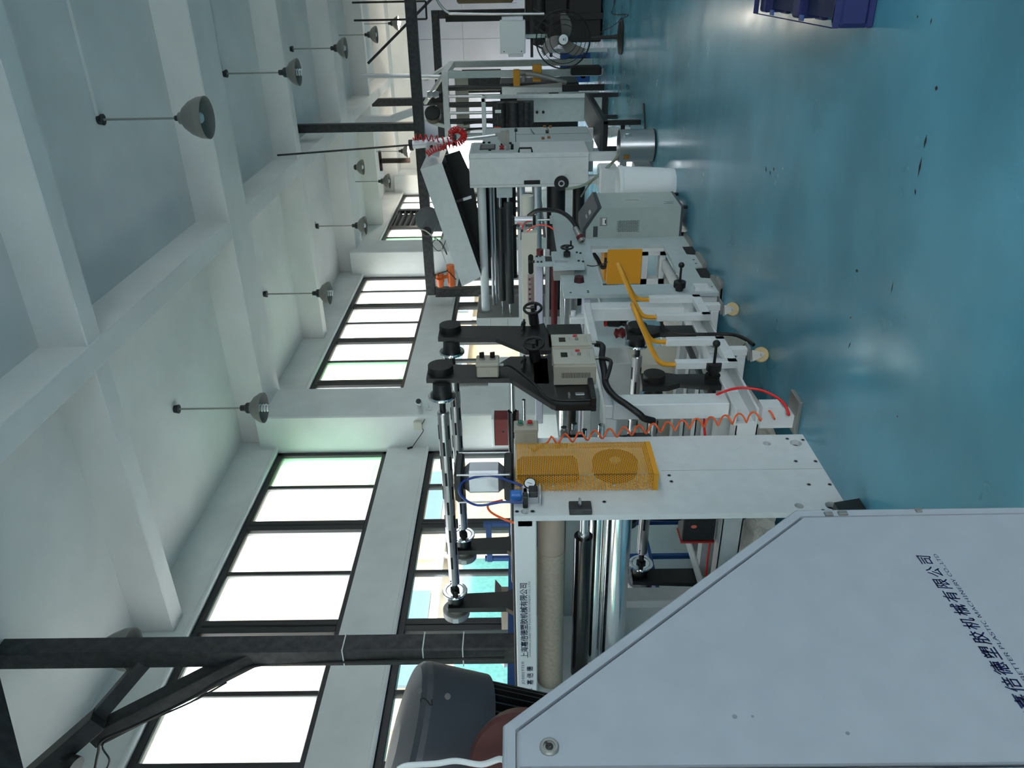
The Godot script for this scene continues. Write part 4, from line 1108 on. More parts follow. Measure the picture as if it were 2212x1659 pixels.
		for sd in [-1.0, 1.0]:
			fk.prism([Vector2(-0.045, 0.112), Vector2(0.03, 0.112), Vector2(0.012, 0.04), Vector2(-0.012, 0.04)], V(wc.x, 0, wc.z) + wa * 0.02 * sd, V(0.866, 0, -0.5), Vector3.UP, wa * 0.003 * sd)
		var cs := part(o, "caster_fork", fk, mats.zinc)
		part(cs, "wheel", MB.new().lathe(wc - wa * 0.014, wa, [[0.0, 0.0], [0.045, 0.0], [0.05, 0.005], [0.05, 0.023], [0.045, 0.028], [0.0, 0.028]], 26), mat("caster_cream", Color(0.72, 0.64, 0.46), 0.5))
		part(cs, "axle_nut", MB.new().cyl(wc + wa * 0.02, wc + wa * 0.032, 0.012, -1, 6), mats.zinc)
		part(o, "caster_fork", MB.new().bb(-2.92, -2.88, 0.03, 0.14, -4.60 + zs, -4.55 + zs), mats.zinc)
		part(o, "wheel", MB.new().cyl(V(-2.88, 0.05, -4.57 + zs), V(-2.855, 0.05, -4.57 + zs), 0.05), mat("caster_cream", Color.WHITE))
		part(o, "handle", MB.new().tube([V(-2.225, 0.56, -4.717 + zs), V(-2.225, 0.66, -4.717 + zs), V(-2.205, 0.72, -4.71 + zs), V(-2.13, 0.77, -4.69 + zs), V(-2.0, 0.83, -4.65 + zs), V(-1.92, 0.87, -4.60 + zs), V(-1.885, 0.885, -4.55 + zs), V(-1.885, 0.885, -4.48 + zs), V(-1.91, 0.872, -4.42 + zs), V(-2.0, 0.83, -4.40 + zs), V(-2.13, 0.77, -4.38 + zs), V(-2.205, 0.72, -4.375 + zs), V(-2.225, 0.66, -4.38 + zs), V(-2.225, 0.56, -4.38 + zs)], 0.0155, 12), mats.yellow)
	solid("floor_cable", MB.new().tube([Vector3(-2.28, 0.567, -5.214), Vector3(-2.28, 0.575, -5.091), Vector3(-2.28, 0.519, -4.977), Vector3(-2.28, 0.348, -4.947), Vector3(-2.28, 0.14, -4.94), Vector3(-2.26, 0.074, -4.833), Vector3(-2.26, 0.032, -4.72)], 0.013), mats.rubber, "black cable curving past the two white trolleys down to the floor", "cable")
	# crumpled clear film under the stand
	var film := mat("plastic_film", Color(0.86, 0.85, 0.82), 0.3)
	film.normal_enabled = true
	film.normal_texture = noise_tex(0.03, Color.BLACK, Color.WHITE, 512, 4, 6.0, 31)
	film.uv1_triplanar = true
	film.uv1_scale = V(2, 2, 2)
	var fb := MB.new()
	var rng := RandomNumberGenerator.new()
	rng.seed = 11
	var hgt := []
	for i in 25:
		var row := []
		for j in 19:
			row.append(0.05 + rng.randf() * 0.05 + 0.05 * sin(j * 0.35))
		hgt.append(row)
	for i in 24:
		for j in 18:
			var p := []
			for k in [[0, 0], [1, 0], [1, 1], [0, 1]]:
				p.append(V(-3.85 + (j + k[1]) * 0.075, hgt[i + k[0]][j + k[1]], -7.4 + (i + k[0]) * 0.15))
			fb.quad(p[0], p[1], p[2], p[3], Vector3.UP)
	solid("plastic_film", fb, film, "crumpled clear plastic film lying on the floor under the machine frames", "film")
	solid("film_roll", MB.new().cyl(V(-3.3, 0.13, -5.02), V(-2.36, 0.13, -5.02), 0.13, -1, 36), mottled("film_grey", Color(0.62, 0.62, 0.58), 0.45, 0.8, 0.05, 2.0), "grey wrapped film roll lying on the floor between the two white trolleys", "roll")

func cyl_x(x0: float, x1: float, y: float, z: float, r: float, k := 24) -> MB:
	return MB.new().cyl(V(x0, y, z), V(x1, y, z), r, -1, k)

func slitter() -> void:
	var gp: Material = mats.grey_paint
	var wp: Material = mats.white_paint
	var o := thing("laminating_unit", "white-grey laminating machine with a square window cut in its side plate", "machine", V(-3.1, 0, -6.6))
	var outline := [Vector2(5.72, 1.247), Vector2(8.05, 1.247), Vector2(8.05, 1.08), Vector2(7.55, 1.02), Vector2(7.15, 0.96), Vector2(7.17, 0.03), Vector2(6.89, 0.03), Vector2(6.88, 0.102), Vector2(6.647, 0.102), Vector2(6.627, 0.03), Vector2(6.32, 0.03), Vector2(6.296, 0.102), Vector2(6.055, 0.102), Vector2(6.038, 0.03), Vector2(5.72, 0.03)]
	var hole := [Vector2(6.921, 0.931), Vector2(6.920, 0.263), Vector2(5.929, 0.263), Vector2(5.919, 0.94)]
	part(o, "side_plate", MB.new().prism(outline, V(-2.31, 0, 0), Vector3.FORWARD, Vector3.UP, V(0.03, 0, 0), [hole]), gp)
	part(o, "side_plate", MB.new().prism(outline, V(-3.93, 0, 0), Vector3.FORWARD, Vector3.UP, V(0.03, 0, 0)), gp)
	part(o, "window_frame", MB.new().bb(-2.50, -2.44, 0.87, 0.93, -7.05, -5.80).bb(-2.50, -2.44, 0.20, 0.262, -7.05, -5.80).bb(-2.345, -2.31, 0.20, 0.99, -6.97, -6.925), wp)
	for q in [[5.77, 1.19], [5.77, 1.05], [5.80, 1.05], [6.50, 1.215], [5.80, 0.08], [5.85, 0.06], [6.4, 0.07], [6.5, 0.07], [5.78, 0.20]]:
		part(o, "bolt_hole", MB.new().cyl(V(-2.281, q[1], -q[0]), V(-2.2792, q[1], -q[0]), 0.010, -1, 10), mats.hole)
	part(o, "foot_block", MB.new().bb(-2.5, -2.29, 0.0, 0.10, -6.90, -6.63).bb(-2.5, -2.29, 0.0, 0.10, -6.31, -6.05), mats.rubber)
	part(o, "foot_plate", MB.new().bb(-2.40, -2.25, 0.0, 0.03, -6.04, -5.72).bb(-2.40, -2.25, 0.0, 0.03, -6.63, -6.32).bb(-2.40, -2.25, 0.0, 0.03, -7.17, -6.89), mats.zinc)
	for q in [[1.40, -6.85, 0.032], [1.27, -6.75, 0.030]]:
		part(o, "red_roller", cyl_x(-3.9, -2.28, q[0], q[1], q[2]), mats.dark_red)
	part(o, "chrome_roller", cyl_x(-3.9, -2.34, 1.20, -6.25, 0.045), mats.chrome)
	part(o, "chrome_roller", cyl_x(-3.9, -2.34, 1.13, -6.45, 0.05), mats.steel)
	part(o, "rubber_roller", MB.new().cyl(V(-3.9, 1.17, -5.68), V(-2.62, 1.17, -5.68), 0.038, -1, 24).cyl(V(-2.62, 1.17, -5.68), V(-2.42, 1.17, -5.68), 0.017, -1, 14), mats.rubber)
	part(o, "roller_bracket", MB.new().bb(-2.5, -2.44, 1.02, 1.20, -5.72, -5.64, 0.01).cyl(V(-2.62, 1.17, -5.68), V(-2.40, 1.17, -5.68), 0.02), wp)
	part(o, "crossbeam", MB.new().bb(-3.9, -2.3, 1.385, 1.455, -6.55, -6.45, 0.006), mat("pale_violet", Color(0.74, 0.74, 0.80), 0.45))
	part(o, "lower_beam", MB.new().bb(-3.9, -2.3, 1.03, 1.09, -5.90, -5.78, 0.006), mat("pale_violet", Color.WHITE))
	part(o, "rail", MB.new().bb(-3.9, -2.3, 1.31, 1.35, -6.92, -6.86, 0.004), mats.alu)
	var cb := part(o, "slotted_beam", MB.new().bb(-3.9, -2.25, 1.412, 1.566, -7.36, -7.24, 0.006), mats.cream)
	var sl := []
	for i in 24:
		var a := TAU * i / 24.0
		sl.append(Vector2(-2.56 + cos(a) * 0.028 + (0.075 if cos(a) > 0.0 else -0.075), 1.478 + sin(a) * 0.026))
	part(cb, "slot", MB.new().prism(sl, V(0, 0, -7.2399), Vector3.RIGHT, Vector3.UP, V(0, 0, 0.001)), mats.hole)
	part(cb, "name_plate", MB.new().bb(-3.0, -2.66, 1.446, 1.51, -7.24, -7.2385), mat("plate_pink", Color(0.62, 0.56, 0.56), 0.4))
	var t := MB.new()
	han(t, "机械有限公司", V(-2.985, 1.478, -7.2385), Vector3.RIGHT, Vector3.UP, 0.022, 0.052, 0.004, V(0, 0, 0.001))
	for k in 4:
		t.bb(-2.985, -2.69, 1.453 + k * 0.006, 1.455 + k * 0.006, -7.2385, -7.2375)
	part(cb, "name_plate_print", t, mats.dark_red)
	part(o, "back_rail", MB.new().bb(-3.9, -2.3, 1.50, 1.60, -7.62, -7.52, 0.004), mats.alu)
	var yb := thing("yellow_cover", "deep yellow sheet-metal cover box inside the square window of the laminating unit", "cover", V(-2.6, 0.3, -7.0))
	part(yb, "cover", MB.new().bb(-2.66, -2.315, 0.45, 0.772, -7.3, -6.92, 0.006), mats.yellow)
	part(yb, "lip", MB.new().bb(-2.66, -2.33, 0.772, 0.79, -7.3, -7.02, 0.003), mats.yellow)
	part(yb, "stand", MB.new().bb(-2.68, -2.62, 0.0, 0.45, -7.05, -6.95).bb(-2.39, -2.33, 0.0, 0.45, -7.05, -6.95).bb(-2.68, -2.33, 0.225, 0.28, -7.05, -6.95).bb(-2.68, -2.33, 0.39, 0.45, -7.05, -6.95), mats.white_paint)
	part(yb, "black_handle", MB.new().tube([V(-2.37, 0.90, -6.99), V(-2.42, 0.86, -6.98), V(-2.48, 0.83, -6.98), V(-2.51, 0.81, -6.98), V(-2.50, 0.785, -6.98), V(-2.42, 0.775, -6.98)], 0.018), mats.rubber)
	# edge adjuster
	var a := thing("edge_adjuster", "grey adjuster plate with four bolts and a small black hand wheel on the laminating unit", "adjuster", V(-2.22, 1.05, -6.35))
	part(a, "plate", MB.new().bb(-2.235, -2.2, 1.045, 1.31, -6.55, -6.15, 0.004).bb(-2.235, -2.2, 1.31, 1.46, -6.44, -6.25, 0.004), mats.grey_paint)
	part(a, "block", MB.new().bb(-2.33, -2.235, 1.13, 1.305, -6.30, -6.17, 0.004), mats.zinc)
	var dk := mats.frame_dark as Material
	part(a, "inset", MB.new().bb(-2.2, -2.197, 1.315, 1.37, -6.41, -6.29), dk)
	part(a, "ruler", MB.new().bb(-2.2, -2.196, 1.19, 1.29, -6.30, -6.24), mats.alu)
	for q in [[1.09, -6.50], [1.06, -6.48], [1.09, -6.28], [1.055, -6.26], [1.44, -6.41], [1.41, -6.42], [1.435, -6.27], [1.405, -6.27]]:
		part(a, "bolt", MB.new().cyl(V(-2.2, q[0], q[1]), V(-2.19, q[0], q[1]), 0.010, -1, 10), mats.dark_steel)
	hand_wheel(a, V(-2.115, 1.182, -6.40), V(1, 0.02, 0.02).normalized(), 0.05, V(0, -0.035, -0.03))
	part(a, "wheel_shaft", MB.new().cyl(V(-2.2, 1.182, -6.40), V(-2.115, 1.182, -6.40), 0.014).box(V(-2.175, 1.182, -6.40), V(0.04, 0.055, 0.045), 0.004), mats.rubber)
	part(a, "limit_knob", MB.new().lathe(V(-2.218, 1.46, -6.34), Vector3.UP, [[0.012, 0.0], [0.012, 0.02], [0.005, 0.022], [0.005, 0.035], [0.012, 0.04], [0.010, 0.055], [0.0, 0.055]], 12), mats.rubber)
	part(a, "sensor_lead", MB.new().tube([V(-2.19, 1.03, -6.15), V(-2.18, 1.0, -6.1), V(-2.2, 0.96, -6.16), V(-2.24, 0.9, -6.3), V(-2.26, 0.83, -6.42)], 0.004), mats.rubber)
	part(o, "hexagon_knob", MB.new().cyl(V(-2.28, 1.105, -6.01), V(-2.235, 1.105, -6.01), 0.047, 0.04, 6), mat("maroon", Color(0.22, 0.05, 0.07), 0.5))
	# air cylinder with red tubes behind
	var ac := thing("air_cylinder", "short horizontal-mounted alloy air cylinder with red tubes above the laminating unit", "pneumatic cylinder", V(-2.22, 1.3, -7.6))
	part(ac, "barrel", MB.new().cyl(V(-2.225, 1.45, -7.6), V(-2.225, 1.63, -7.6), 0.038), mats.alu)
	part(ac, "end_cap", MB.new().bb(-2.268, -2.182, 1.42, 1.45, -7.64, -7.56, 0.005).bb(-2.268, -2.182, 1.63, 1.66, -7.64, -7.56, 0.005), mats.rubber)
	part(ac, "rod", MB.new().cyl(V(-2.225, 1.26, -7.6), V(-2.225, 1.42, -7.6), 0.010), mats.chrome)
	part(ac, "bracket", MB.new().bb(-2.40, -2.17, 1.405, 1.42, -7.66, -7.54).bb(-2.26, -2.19, 1.245, 1.28, -7.63, -7.57, 0.004), mats.grey_paint)
	part(ac, "red_tube", MB.new().tube([Vector3(-2.323, 1.564, -7.3), Vector3(-2.261, 1.521, -7.3), Vector3(-2.2, 1.442, -7.3), Vector3(-2.189, 1.37, -7.3), Vector3(-2.2, 1.303, -7.3), Vector3(-2.234, 1.254, -7.3)], 0.007), mat("salmon", Color(0.95, 0.35, 0.28), 0.4))
	part(ac, "red_tube", MB.new().tube([Vector3(-2.229, 1.554, -7.3), Vector3(-2.198, 1.556, -7.32), Vector3(-2.198, 1.574, -7.4), Vector3(-2.225, 1.604, -7.5)], 0.006).tube([Vector3(-2.217, 1.556, -7.3), Vector3(-2.189, 1.538, -7.35), Vector3(-2.194, 1.506, -7.45), Vector3(-2.21, 1.468, -7.5)], 0.006), mat("salmon", Color.WHITE))
	part(ac, "tube_fitting", MB.new().cyl(Vector3(-2.229, 1.56, -7.3), Vector3(-2.329, 1.564, -7.3), 0.011), mats.rubber)
	# plug connector
	var pl := thing("plug_connector", "grey industrial plug with a dark red ring lying on the laminating unit, black hose behind", "plug", V(-2.2, 1.0, -7.08))
	var pa: Vector3 = Vector3(-2.153, 1.067, -7.08)
	var pb: Vector3 = Vector3(-2.253, 1.003, -6.98)
	part(pl, "body", MB.new().cyl(pa, pa.lerp(pb, 0.62), 0.024, 0.03, 20).cyl(pa.lerp(pb, 0.8), pb, 0.031, 0.031, 20), mats.zinc)
	part(pl, "red_ring", MB.new().cyl(pa.lerp(pb, 0.6), pa.lerp(pb, 0.82), 0.034, -1, 20), mats.dark_red)
	part(pl, "contact_face", MB.new().cyl(pb, pb.lerp(pa, -0.01), 0.012, -1, 12), mats.hole)
	part(pl, "hose", MB.new().tube([pa, Vector3(-2.129, 1.066, -7.1), Vector3(-2.065, 1.128, -7.15), Vector3(-2.042, 1.211, -7.25), Vector3(-2.069, 1.318, -7.4), Vector3(-2.132, 1.41, -7.6), Vector3(-2.239, 1.485, -7.8)], 0.021, 10), mats.rubber)

	# white step box and gloves in the stand behind
	var sb := thing("step_box", "white low machine box with grey top behind the chrome shafts of the unwind frame", "box", V(-3.3, 0.3, -6.0))
	part(sb, "cover", MB.new().bb(-3.75, -3.02, 0.635, 0.86, -6.3, -5.98, 0.006), wp)
	part(sb, "skirt", MB.new().bb(-3.85, -3.02, 0.0, 0.635, -6.32, -5.96, 0.006), mats.cream)
	var gl := thing("work_glove", "black work glove with red cuff hanging on the white unwind frame", "glove", Vector3(-2.47, 0.889, -5.62))
	var gc: Vector3 = Vector3(-2.45, 0.892, -5.6)
	var gd: Vector3 = Vector3(-2.457, 0.787, -5.6)
	part(gl, "palm", MB.new().lathe(gc, gd - gc, [[0.0, -0.03], [0.045, -0.03], [0.05, 0.0], [0.05, 0.07], [0.035, 0.1], [0.0, 0.105]], 16), mats.rubber)
	for k in 4:
		var f0 := gc.lerp(gd, 0.7) + V(0.03 - 0.02 * k, 0, 0.02 - 0.014 * k)
		part(gl, "finger", MB.new().tube([f0, f0 + (gd - gc) * 0.35 + V(0.008 - 0.006 * k, 0, 0), f0 + (gd - gc) * (0.55 + 0.1 * (k % 2)) + V(0.02 - 0.012 * k, 0, 0.01)], 0.0125, 8), mats.rubber)
	part(gl, "cuff", MB.new().lathe(gc, gd - gc, [[0.046, -0.04], [0.05, -0.04], [0.05, -0.025], [0.046, -0.025]], 16), mats.red)
	var rg := thing("red_rag", "dark red rag stuffed by the chuck under the black glove", "rag", Vector3(-2.52, 0.817, -5.5))
	part(rg, "folds", MB.new().lathe(Vector3(-2.515, 0.822, -5.5), V(0.2, -1, 0.3), [[0.0, -0.05], [0.04, -0.03], [0.03, -0.01], [0.045, 0.02], [0.02, 0.05], [0.0, 0.055]], 9), mats.dark_red)

func chiller() -> void:
	var o := thing("temperature_controller", "grey mould-heater cabinet on castors with louvred front and sloping dark panel", "heater unit", V(-2.15, 0, -7.45))
	var gp := mottled("unit_grey", Color(0.66, 0.71, 0.69), 0.45, 0.96, 0.02, 0.8)
	var sec := [Vector2(-2.302, 0.068), Vector2(-2.006, 0.068), Vector2(-2.006, 0.815), Vector2(-2.06, 0.855), Vector2(-2.215, 0.955), Vector2(-2.302, 0.955)]
	part(o, "case", MB.new().prism(sec, V(0, 0, -7.2), Vector3.RIGHT, Vector3.UP, V(0, 0, -0.55)), gp)
	part(o, "control_panel", MB.new().prism([Vector2(-1.998, 0.812), Vector2(-1.998, 0.85), Vector2(-2.05, 0.885), Vector2(-2.20, 0.985), Vector2(-2.302, 0.985), Vector2(-2.302, 0.957), Vector2(-2.213, 0.957), Vector2(-2.058, 0.857)], V(0, 0, -7.19), Vector3.RIGHT, Vector3.UP, V(0, 0, -0.57)), mat("panel_slate", Color(0.24, 0.27, 0.30), 0.45))
	part(o, "base_skirt", MB.new().bb(-2.305, -2.003, 0.045, 0.068, -7.75, -7.2), mat("panel_slate", Color.WHITE))
	for q in [[-2.28, -7.24], [-2.02, -7.24], [-2.28, -7.71], [-2.02, -7.71]]:
		part(o, "castor", MB.new().cyl(V(q[0] - 0.012, 0.024, q[1]), V(q[0] + 0.012, 0.024, q[1]), 0.024, -1, 14), mats.rubber)
	var lv := MB.new()
	for i in 15:
		for j in 6:
			lv.bb(-2.237 + i * 0.0075, -2.2335 + i * 0.0075, 0.45 + j * 0.034 + (i % 2) * 0.017, 0.476 + j * 0.034 + (i % 2) * 0.017, -7.2005, -7.1992)
	part(o, "louvre_slots", lv, mats.hole).set_meta("kind", "stuff")
	part(o, "recessed_grip", MB.new().bb(-2.283, -2.18, 0.842, 0.884, -7.202, -7.198, 0.001).bb(-2.275, -2.19, 0.85, 0.876, -7.199, -7.1975), mat("panel_slate", Color.WHITE))
	part(o, "breaker_frame", MB.new().bb(-2.175, -2.093, 0.755, 0.825, -7.201, -7.197, 0.001), mats.zinc)
	part(o, "breaker", MB.new().bb(-2.165, -2.103, 0.768, 0.80, -7.198, -7.194, 0.001), mats.white_plastic)
	part(o, "breaker_toggle", MB.new().bb(-2.15, -2.115, 0.768, 0.776, -7.194, -7.186, 0.001), mats.hole)
	part(o, "side_slot", MB.new().bb(-2.0065, -2.0045, 0.435, 0.55, -7.48, -7.455, 0.0008), mats.zinc)
	for k in 4:
		part(o, "key_dots", MB.new().box(V(-2.085 + 0.0, 0.908, -7.30 - 0.03 * k), V(0.03, 0.003, 0.012), 0.0, Basis(Vector3.BACK, -0.58)).box(V(-2.13, 0.937, -7.32 - 0.03 * k), V(0.02, 0.003, 0.012), 0.0, Basis(Vector3.BACK, -0.58)), mats.white_plastic)
	part(o, "maker_print", MB.new().bb(-2.006, -2.005, 0.12, 0.21, -7.33, -7.322).bb(-2.006, -2.005, 0.12, 0.18, -7.36, -7.355).bb(-2.006, -2.005, 0.10, 0.20, -7.39, -7.385), mats.frame_dark)

func treater() -> void:
	var wp: Material = mats.white_paint
	var gp: Material = mats.grey_paint
	var o := thing("treater_cabinet", "tall white machine cabinet with touch screen, red stop button and black handle facing the aisle", "cabinet", V(-2.2, 0, -10.4))
	part(o, "body", MB.new().bb(-2.41, -2.0, 0.72, 2.185, -10.36, -9.655, 0.006), wp)
	part(o, "seam", MB.new().bb(-2.0, -1.9985, 0.73, 2.18, -9.742, -9.738).bb(-2.40, -2.01, 0.73, 2.18, -9.655, -9.6545) if false else MB.new().bb(-2.055, -2.051, 0.73, 2.18, -9.656, -9.6535).bb(-2.378, -2.374, 0.73, 2.18, -9.656, -9.6535), mats.zinc)
	part(o, "rear_body", MB.new().bb(-2.40, -2.005, 0.60, 2.045, -11.42, -10.36, 0.006), gp)
	part(o, "door_gap", MB.new().bb(-2.006, -2.0035, 1.605, 1.615, -11.4, -10.37).bb(-2.006, -2.0035, 0.62, 1.605, -10.9, -10.894), mats.hole)
	part(o, "lower_frame", MB.new().bb(-2.40, -2.30, 0.0, 0.72, -9.80, -9.70, 0.004).bb(-2.12, -2.02, 0.0, 0.72, -9.80, -9.70, 0.004).bb(-2.40, -2.30, 0.0, 0.6, -11.4, -11.3, 0.004).bb(-2.12, -2.02, 0.0, 0.6, -11.4, -11.3, 0.004).bb(-2.40, -2.02, 0.25, 0.33, -9.80, -9.72), wp)
	part(o, "pump_motor", MB.new().bb(-2.42, -2.12, 0.40, 0.62, -9.62, -9.3, 0.02).cyl(V(-2.27, 0.2, -9.45), V(-2.27, 0.42, -9.45), 0.08), wp)
	part(o, "base", MB.new().bb(-2.42, -2.10, 0.0, 0.2, -9.62, -9.3, 0.004), gp)
	var pn := part(o, "control_panel", MB.new().bb(-2.0, -1.994, 1.56, 2.16, -10.34, -9.72, 0.002), gp)
	part(pn, "touch_screen", MB.new().bb(-1.995, -1.982, 1.865, 2.06, -10.16, -9.88, 0.004), mats.frame_dark)
	part(pn, "screen_glass", MB.new().bb(-1.983, -1.981, 1.885, 2.04, -10.13, -9.91), mat("screen_grey", Color(0.35, 0.38, 0.39), 0.15))
	part(pn, "stop_button", MB.new().lathe(V(-1.994, 1.785, -9.90), Vector3.RIGHT, [[0.03, 0.0], [0.03, 0.008], [0.018, 0.012], [0.018, 0.025], [0.032, 0.03], [0.03, 0.042], [0.0, 0.045]], 18), mats.red)
	for q in [[1.785, -10.16], [1.68, -10.22], [1.655, -10.1], [1.655, -10.0], [1.655, -9.88], [1.93, -9.82], [2.02, -10.28], [1.95, -10.28]]:
		part(pn, "button", MB.new().cyl(V(-1.994, q[0], q[1]), V(-1.975, q[0], q[1]), 0.018, -1, 14), mats.rubber)
	part(o, "door_handle", MB.new().tube([V(-2.0, 1.575, -9.72), V(-1.95, 1.565, -9.72), V(-1.95, 1.42, -9.72), V(-2.0, 1.41, -9.72)], 0.012, 8, false), mats.rubber)
	for q in [[1.25, -10.53], [1.17, -10.58], [1.20, -11.38], [1.12, -11.36]]:
		part(o, "amber_hinge", MB.new().bb(-2.005, -1.985, q[0] - 0.02, q[0] + 0.02, q[1] - 0.08, q[1], 0.003), mat("amber", Color(0.55, 0.33, 0.10), 0.5))
	for q in [[1.605, -11.1], [1.18, -10.95]]:
		part(o, "latch", MB.new().bb(-2.005, -1.985, q[0] - 0.02, q[0] + 0.02, q[1] - 0.14, q[1], 0.003), mats.rubber)
	part(o, "pull_hook", MB.new().tube([V(-1.99, 1.40, -11.2), V(-1.98, 1.38, -10.95), V(-1.985, 1.36, -10.8)], 0.006).tube([V(-1.99, 1.17, -11.3), V(-1.98, 1.16, -11.0), V(-1.985, 1.17, -10.9)], 0.006), mats.frame_dark)
	part(o, "dial", MB.new().lathe(V(-2.365, 1.052, -9.655), Vector3.BACK, [[0.088, 0.0], [0.092, 0.01], [0.088, 0.03], [0.0, 0.03]], 32), mats.rubber)
	part(o, "dial_ring", MB.new().ring(V(-2.365, 1.052, -9.624), Vector3.BACK, 0.032, 0.009, 26, 8), mats.alu)
	part(o, "grip_slot", MB.new().bb(-2.375, -2.325, 1.315, 1.515, -9.656, -9.645, 0.02), mats.rubber)
	part(o, "grip_plate", MB.new().bb(-2.405, -2.375, 1.33, 1.49, -9.656, -9.645, 0.003), wp)
	var far := thing("treater_end_box", "white machine end box behind the winding arms that holds the white pipe", "machine box", V(-4.3, 0, -10))
	part(far, "body", MB.new().bb(-4.46, -4.16, 0.0, 2.175, -10.5, -9.65, 0.006), mats.white_paint)
	part(far, "groove", MB.new().bb(-4.45, -4.17, 1.98, 1.986, -9.651, -9.648).bb(-4.45, -4.17, 1.75, 1.756, -9.651, -9.648), mats.zinc)
	part(far, "side_panel", MB.new().bb(-4.161, -4.155, 0.9, 2.17, -10.49, -9.66), mats.zinc)
	var wpipe := thing("white_pipe", "long white round tube crossing between the treater cabinet and its end box", "pipe", V(-3.3, 2.05, -9.9))
	part(wpipe, "tube", cyl_x(-4.155, -2.41, 2.055, -9.9, 0.056, 28), mats.white_plastic)
	part(wpipe, "flange", MB.new().lathe(V(-4.155, 2.055, -9.9), Vector3.RIGHT, [[0.0, 0.0], [0.095, 0.0], [0.095, 0.012], [0.06, 0.014]], 28), mats.zinc)
	for q in [[1.823, 0.052, -2.72, "upper"], [1.718, 0.055, -2.62, "lower"], [1.86, 0.05, -2.5, "hindmost"]]:
		var rz := -9.85 if q[3] == "upper" else (-9.75 if q[3] == "lower" else -10.25)
		var rr := thing("guide_roller", "%s dark guide roller under the white pipe" % q[3], "roller", V(-3.3, q[0], rz), "dark guide rollers under the white pipe")
		part(rr, "sleeve", cyl_x(-3.98, q[2], q[0], rz, q[1]), mats.roller_grey)
		part(rr, "journal", MB.new().cyl(V(q[2], q[0], rz), V(-2.40, q[0], rz), 0.018, -1, 14).cyl(V(-4.155, q[0], rz), V(-3.98, q[0], rz), 0.018, -1, 14), mats.chrome)
	part(o, "roller_mount", MB.new().bb(-2.55, -2.40, 1.66, 1.86, -9.95, -9.70, 0.006), gp)
	part(o, "dark_backing", MB.new().bb(-3.9, -2.41, 1.62, 2.1, -10.50, -10.46), mats.rubber)
	part(o, "silver_tubes", MB.new().cyl(V(-4.155, 1.95, -10.1), V(-2.41, 1.95, -10.1), 0.02, -1, 12).cyl(V(-4.155, 1.91, -10.15), V(-2.41, 1.91, -10.15), 0.016, -1, 12).cyl(V(-4.155, 1.55, -9.9), V(-2.41, 1.55, -9.9), 0.05, -1, 20).cyl(V(-4.155, 1.35, -9.9), V(-2.41, 1.35, -9.9), 0.06, -1, 20), mats.alu).set_meta("kind", "stuff")
	part(o, "ribbed_motor", MB.new().cyl(V(-2.75, 1.48, -9.3), V(-2.42, 1.48, -9.3), 0.075, -1, 30), mats.cream)
	part(o, "lower_drums", cyl_x(-4.155, -2.41, 1.10, -10.0, 0.12).cyl(V(-4.155, 0.8, -10.1), V(-2.41, 0.8, -10.1), 0.08), mats.black_paint)
	# tilted hood
	var h := thing("dryer_hood", "long white box hood tilted open over the treater rollers, black inside", "hood", V(-2.9, 2.0, -10))
	var ru := V(-2.083, 2.509, -9.6)
	var lu := V(-3.548, 2.082, -9.6)
	var rt := V(-2.156, 2.778, -9.6)
	var lt := V(-3.684, 2.342, -9.6)
	var dz := V(0, 0, -0.85)
	var cv := MB.new()
	cv.quad(ru, rt, lt, lu, Vector3.BACK)
	cv.quad(ru + dz, rt + dz, lt + dz, lu + dz, Vector3.FORWARD)
	cv.quad(rt, lt, lt + dz, rt + dz, Vector3.UP)
	cv.quad(ru, rt, rt + dz, ru + dz, Vector3.RIGHT)
	cv.quad(lu, lt, lt + dz, lu + dz, Vector3.LEFT)
	part(h, "cover", cv, wp)
	var un := (lu - ru).normalized()
	var nn := V(-un.y, un.x, 0)
	if nn.y > 0:
		nn = -nn
	var ins := MB.new()
	ins.quad(ru - nn * 0.02, lu - nn * 0.02, lu - nn * 0.02 + dz, ru - nn * 0.02 + dz, Vector3.DOWN)
	part(h, "black_lining", ins, mats.black_paint)
	for k in 4:
		part(h, "lining_rib", MB.new().bar(ru + dz * (0.15 + 0.22 * k) + un * 0.1, lu + dz * (0.15 + 0.22 * k) - un * 0.1, 0.03, 0.03, Vector3.BACK), mats.rubber)
	part(h, "black_flap", MB.new().prism([Vector2(0, 0), Vector2(1.52, 0), Vector2(1.52, 0.07), Vector2(0.35, 0.24), Vector2(0.0, 0.2)], ru + dz * 0.5, un, nn, V(0, 0, -0.02)), mats.black_paint)
	part(h, "rim_bar", MB.new().bar(ru + un * 0.5, ru + un * 0.5 + nn * 0.22, 0.025, 0.03, Vector3.BACK), mats.black_paint)
	part(h, "rim_bar_plate", MB.new().bar(ru + un * 0.5 + nn * 0.10, ru + un * 0.5 + nn * 0.21, 0.03, 0.034, Vector3.BACK), mats.alu)
	# its lifting cylinder
	var c := thing("lift_cylinder", "silver air cylinder lifting the white hood, wrapped by a red coiled tube", "pneumatic cylinder", V(-1.9, 2.3, -9.9))
	part(c, "barrel", MB.new().cyl(V(-1.925, 2.90, -9.9), V(-1.875, 2.37, -9.9), 0.05, -1, 24), mats.alu)
	part(c, "end_cap", MB.new().cyl(V(-1.927, 2.93, -9.9), V(-1.924, 2.885, -9.9), 0.066, -1, 18).cyl(V(-1.877, 2.385, -9.9), V(-1.873, 2.34, -9.9), 0.066, -1, 18), mats.rubber)
	part(c, "rod", MB.new().cyl(V(-1.873, 2.34, -9.9), V(-1.82, 1.83, -9.9), 0.016, -1, 12), mats.steel)
	part(c, "clevis", MB.new().bb(-1.83, -1.80, 1.79, 1.86, -9.92, -9.88, 0.004), mats.zinc)
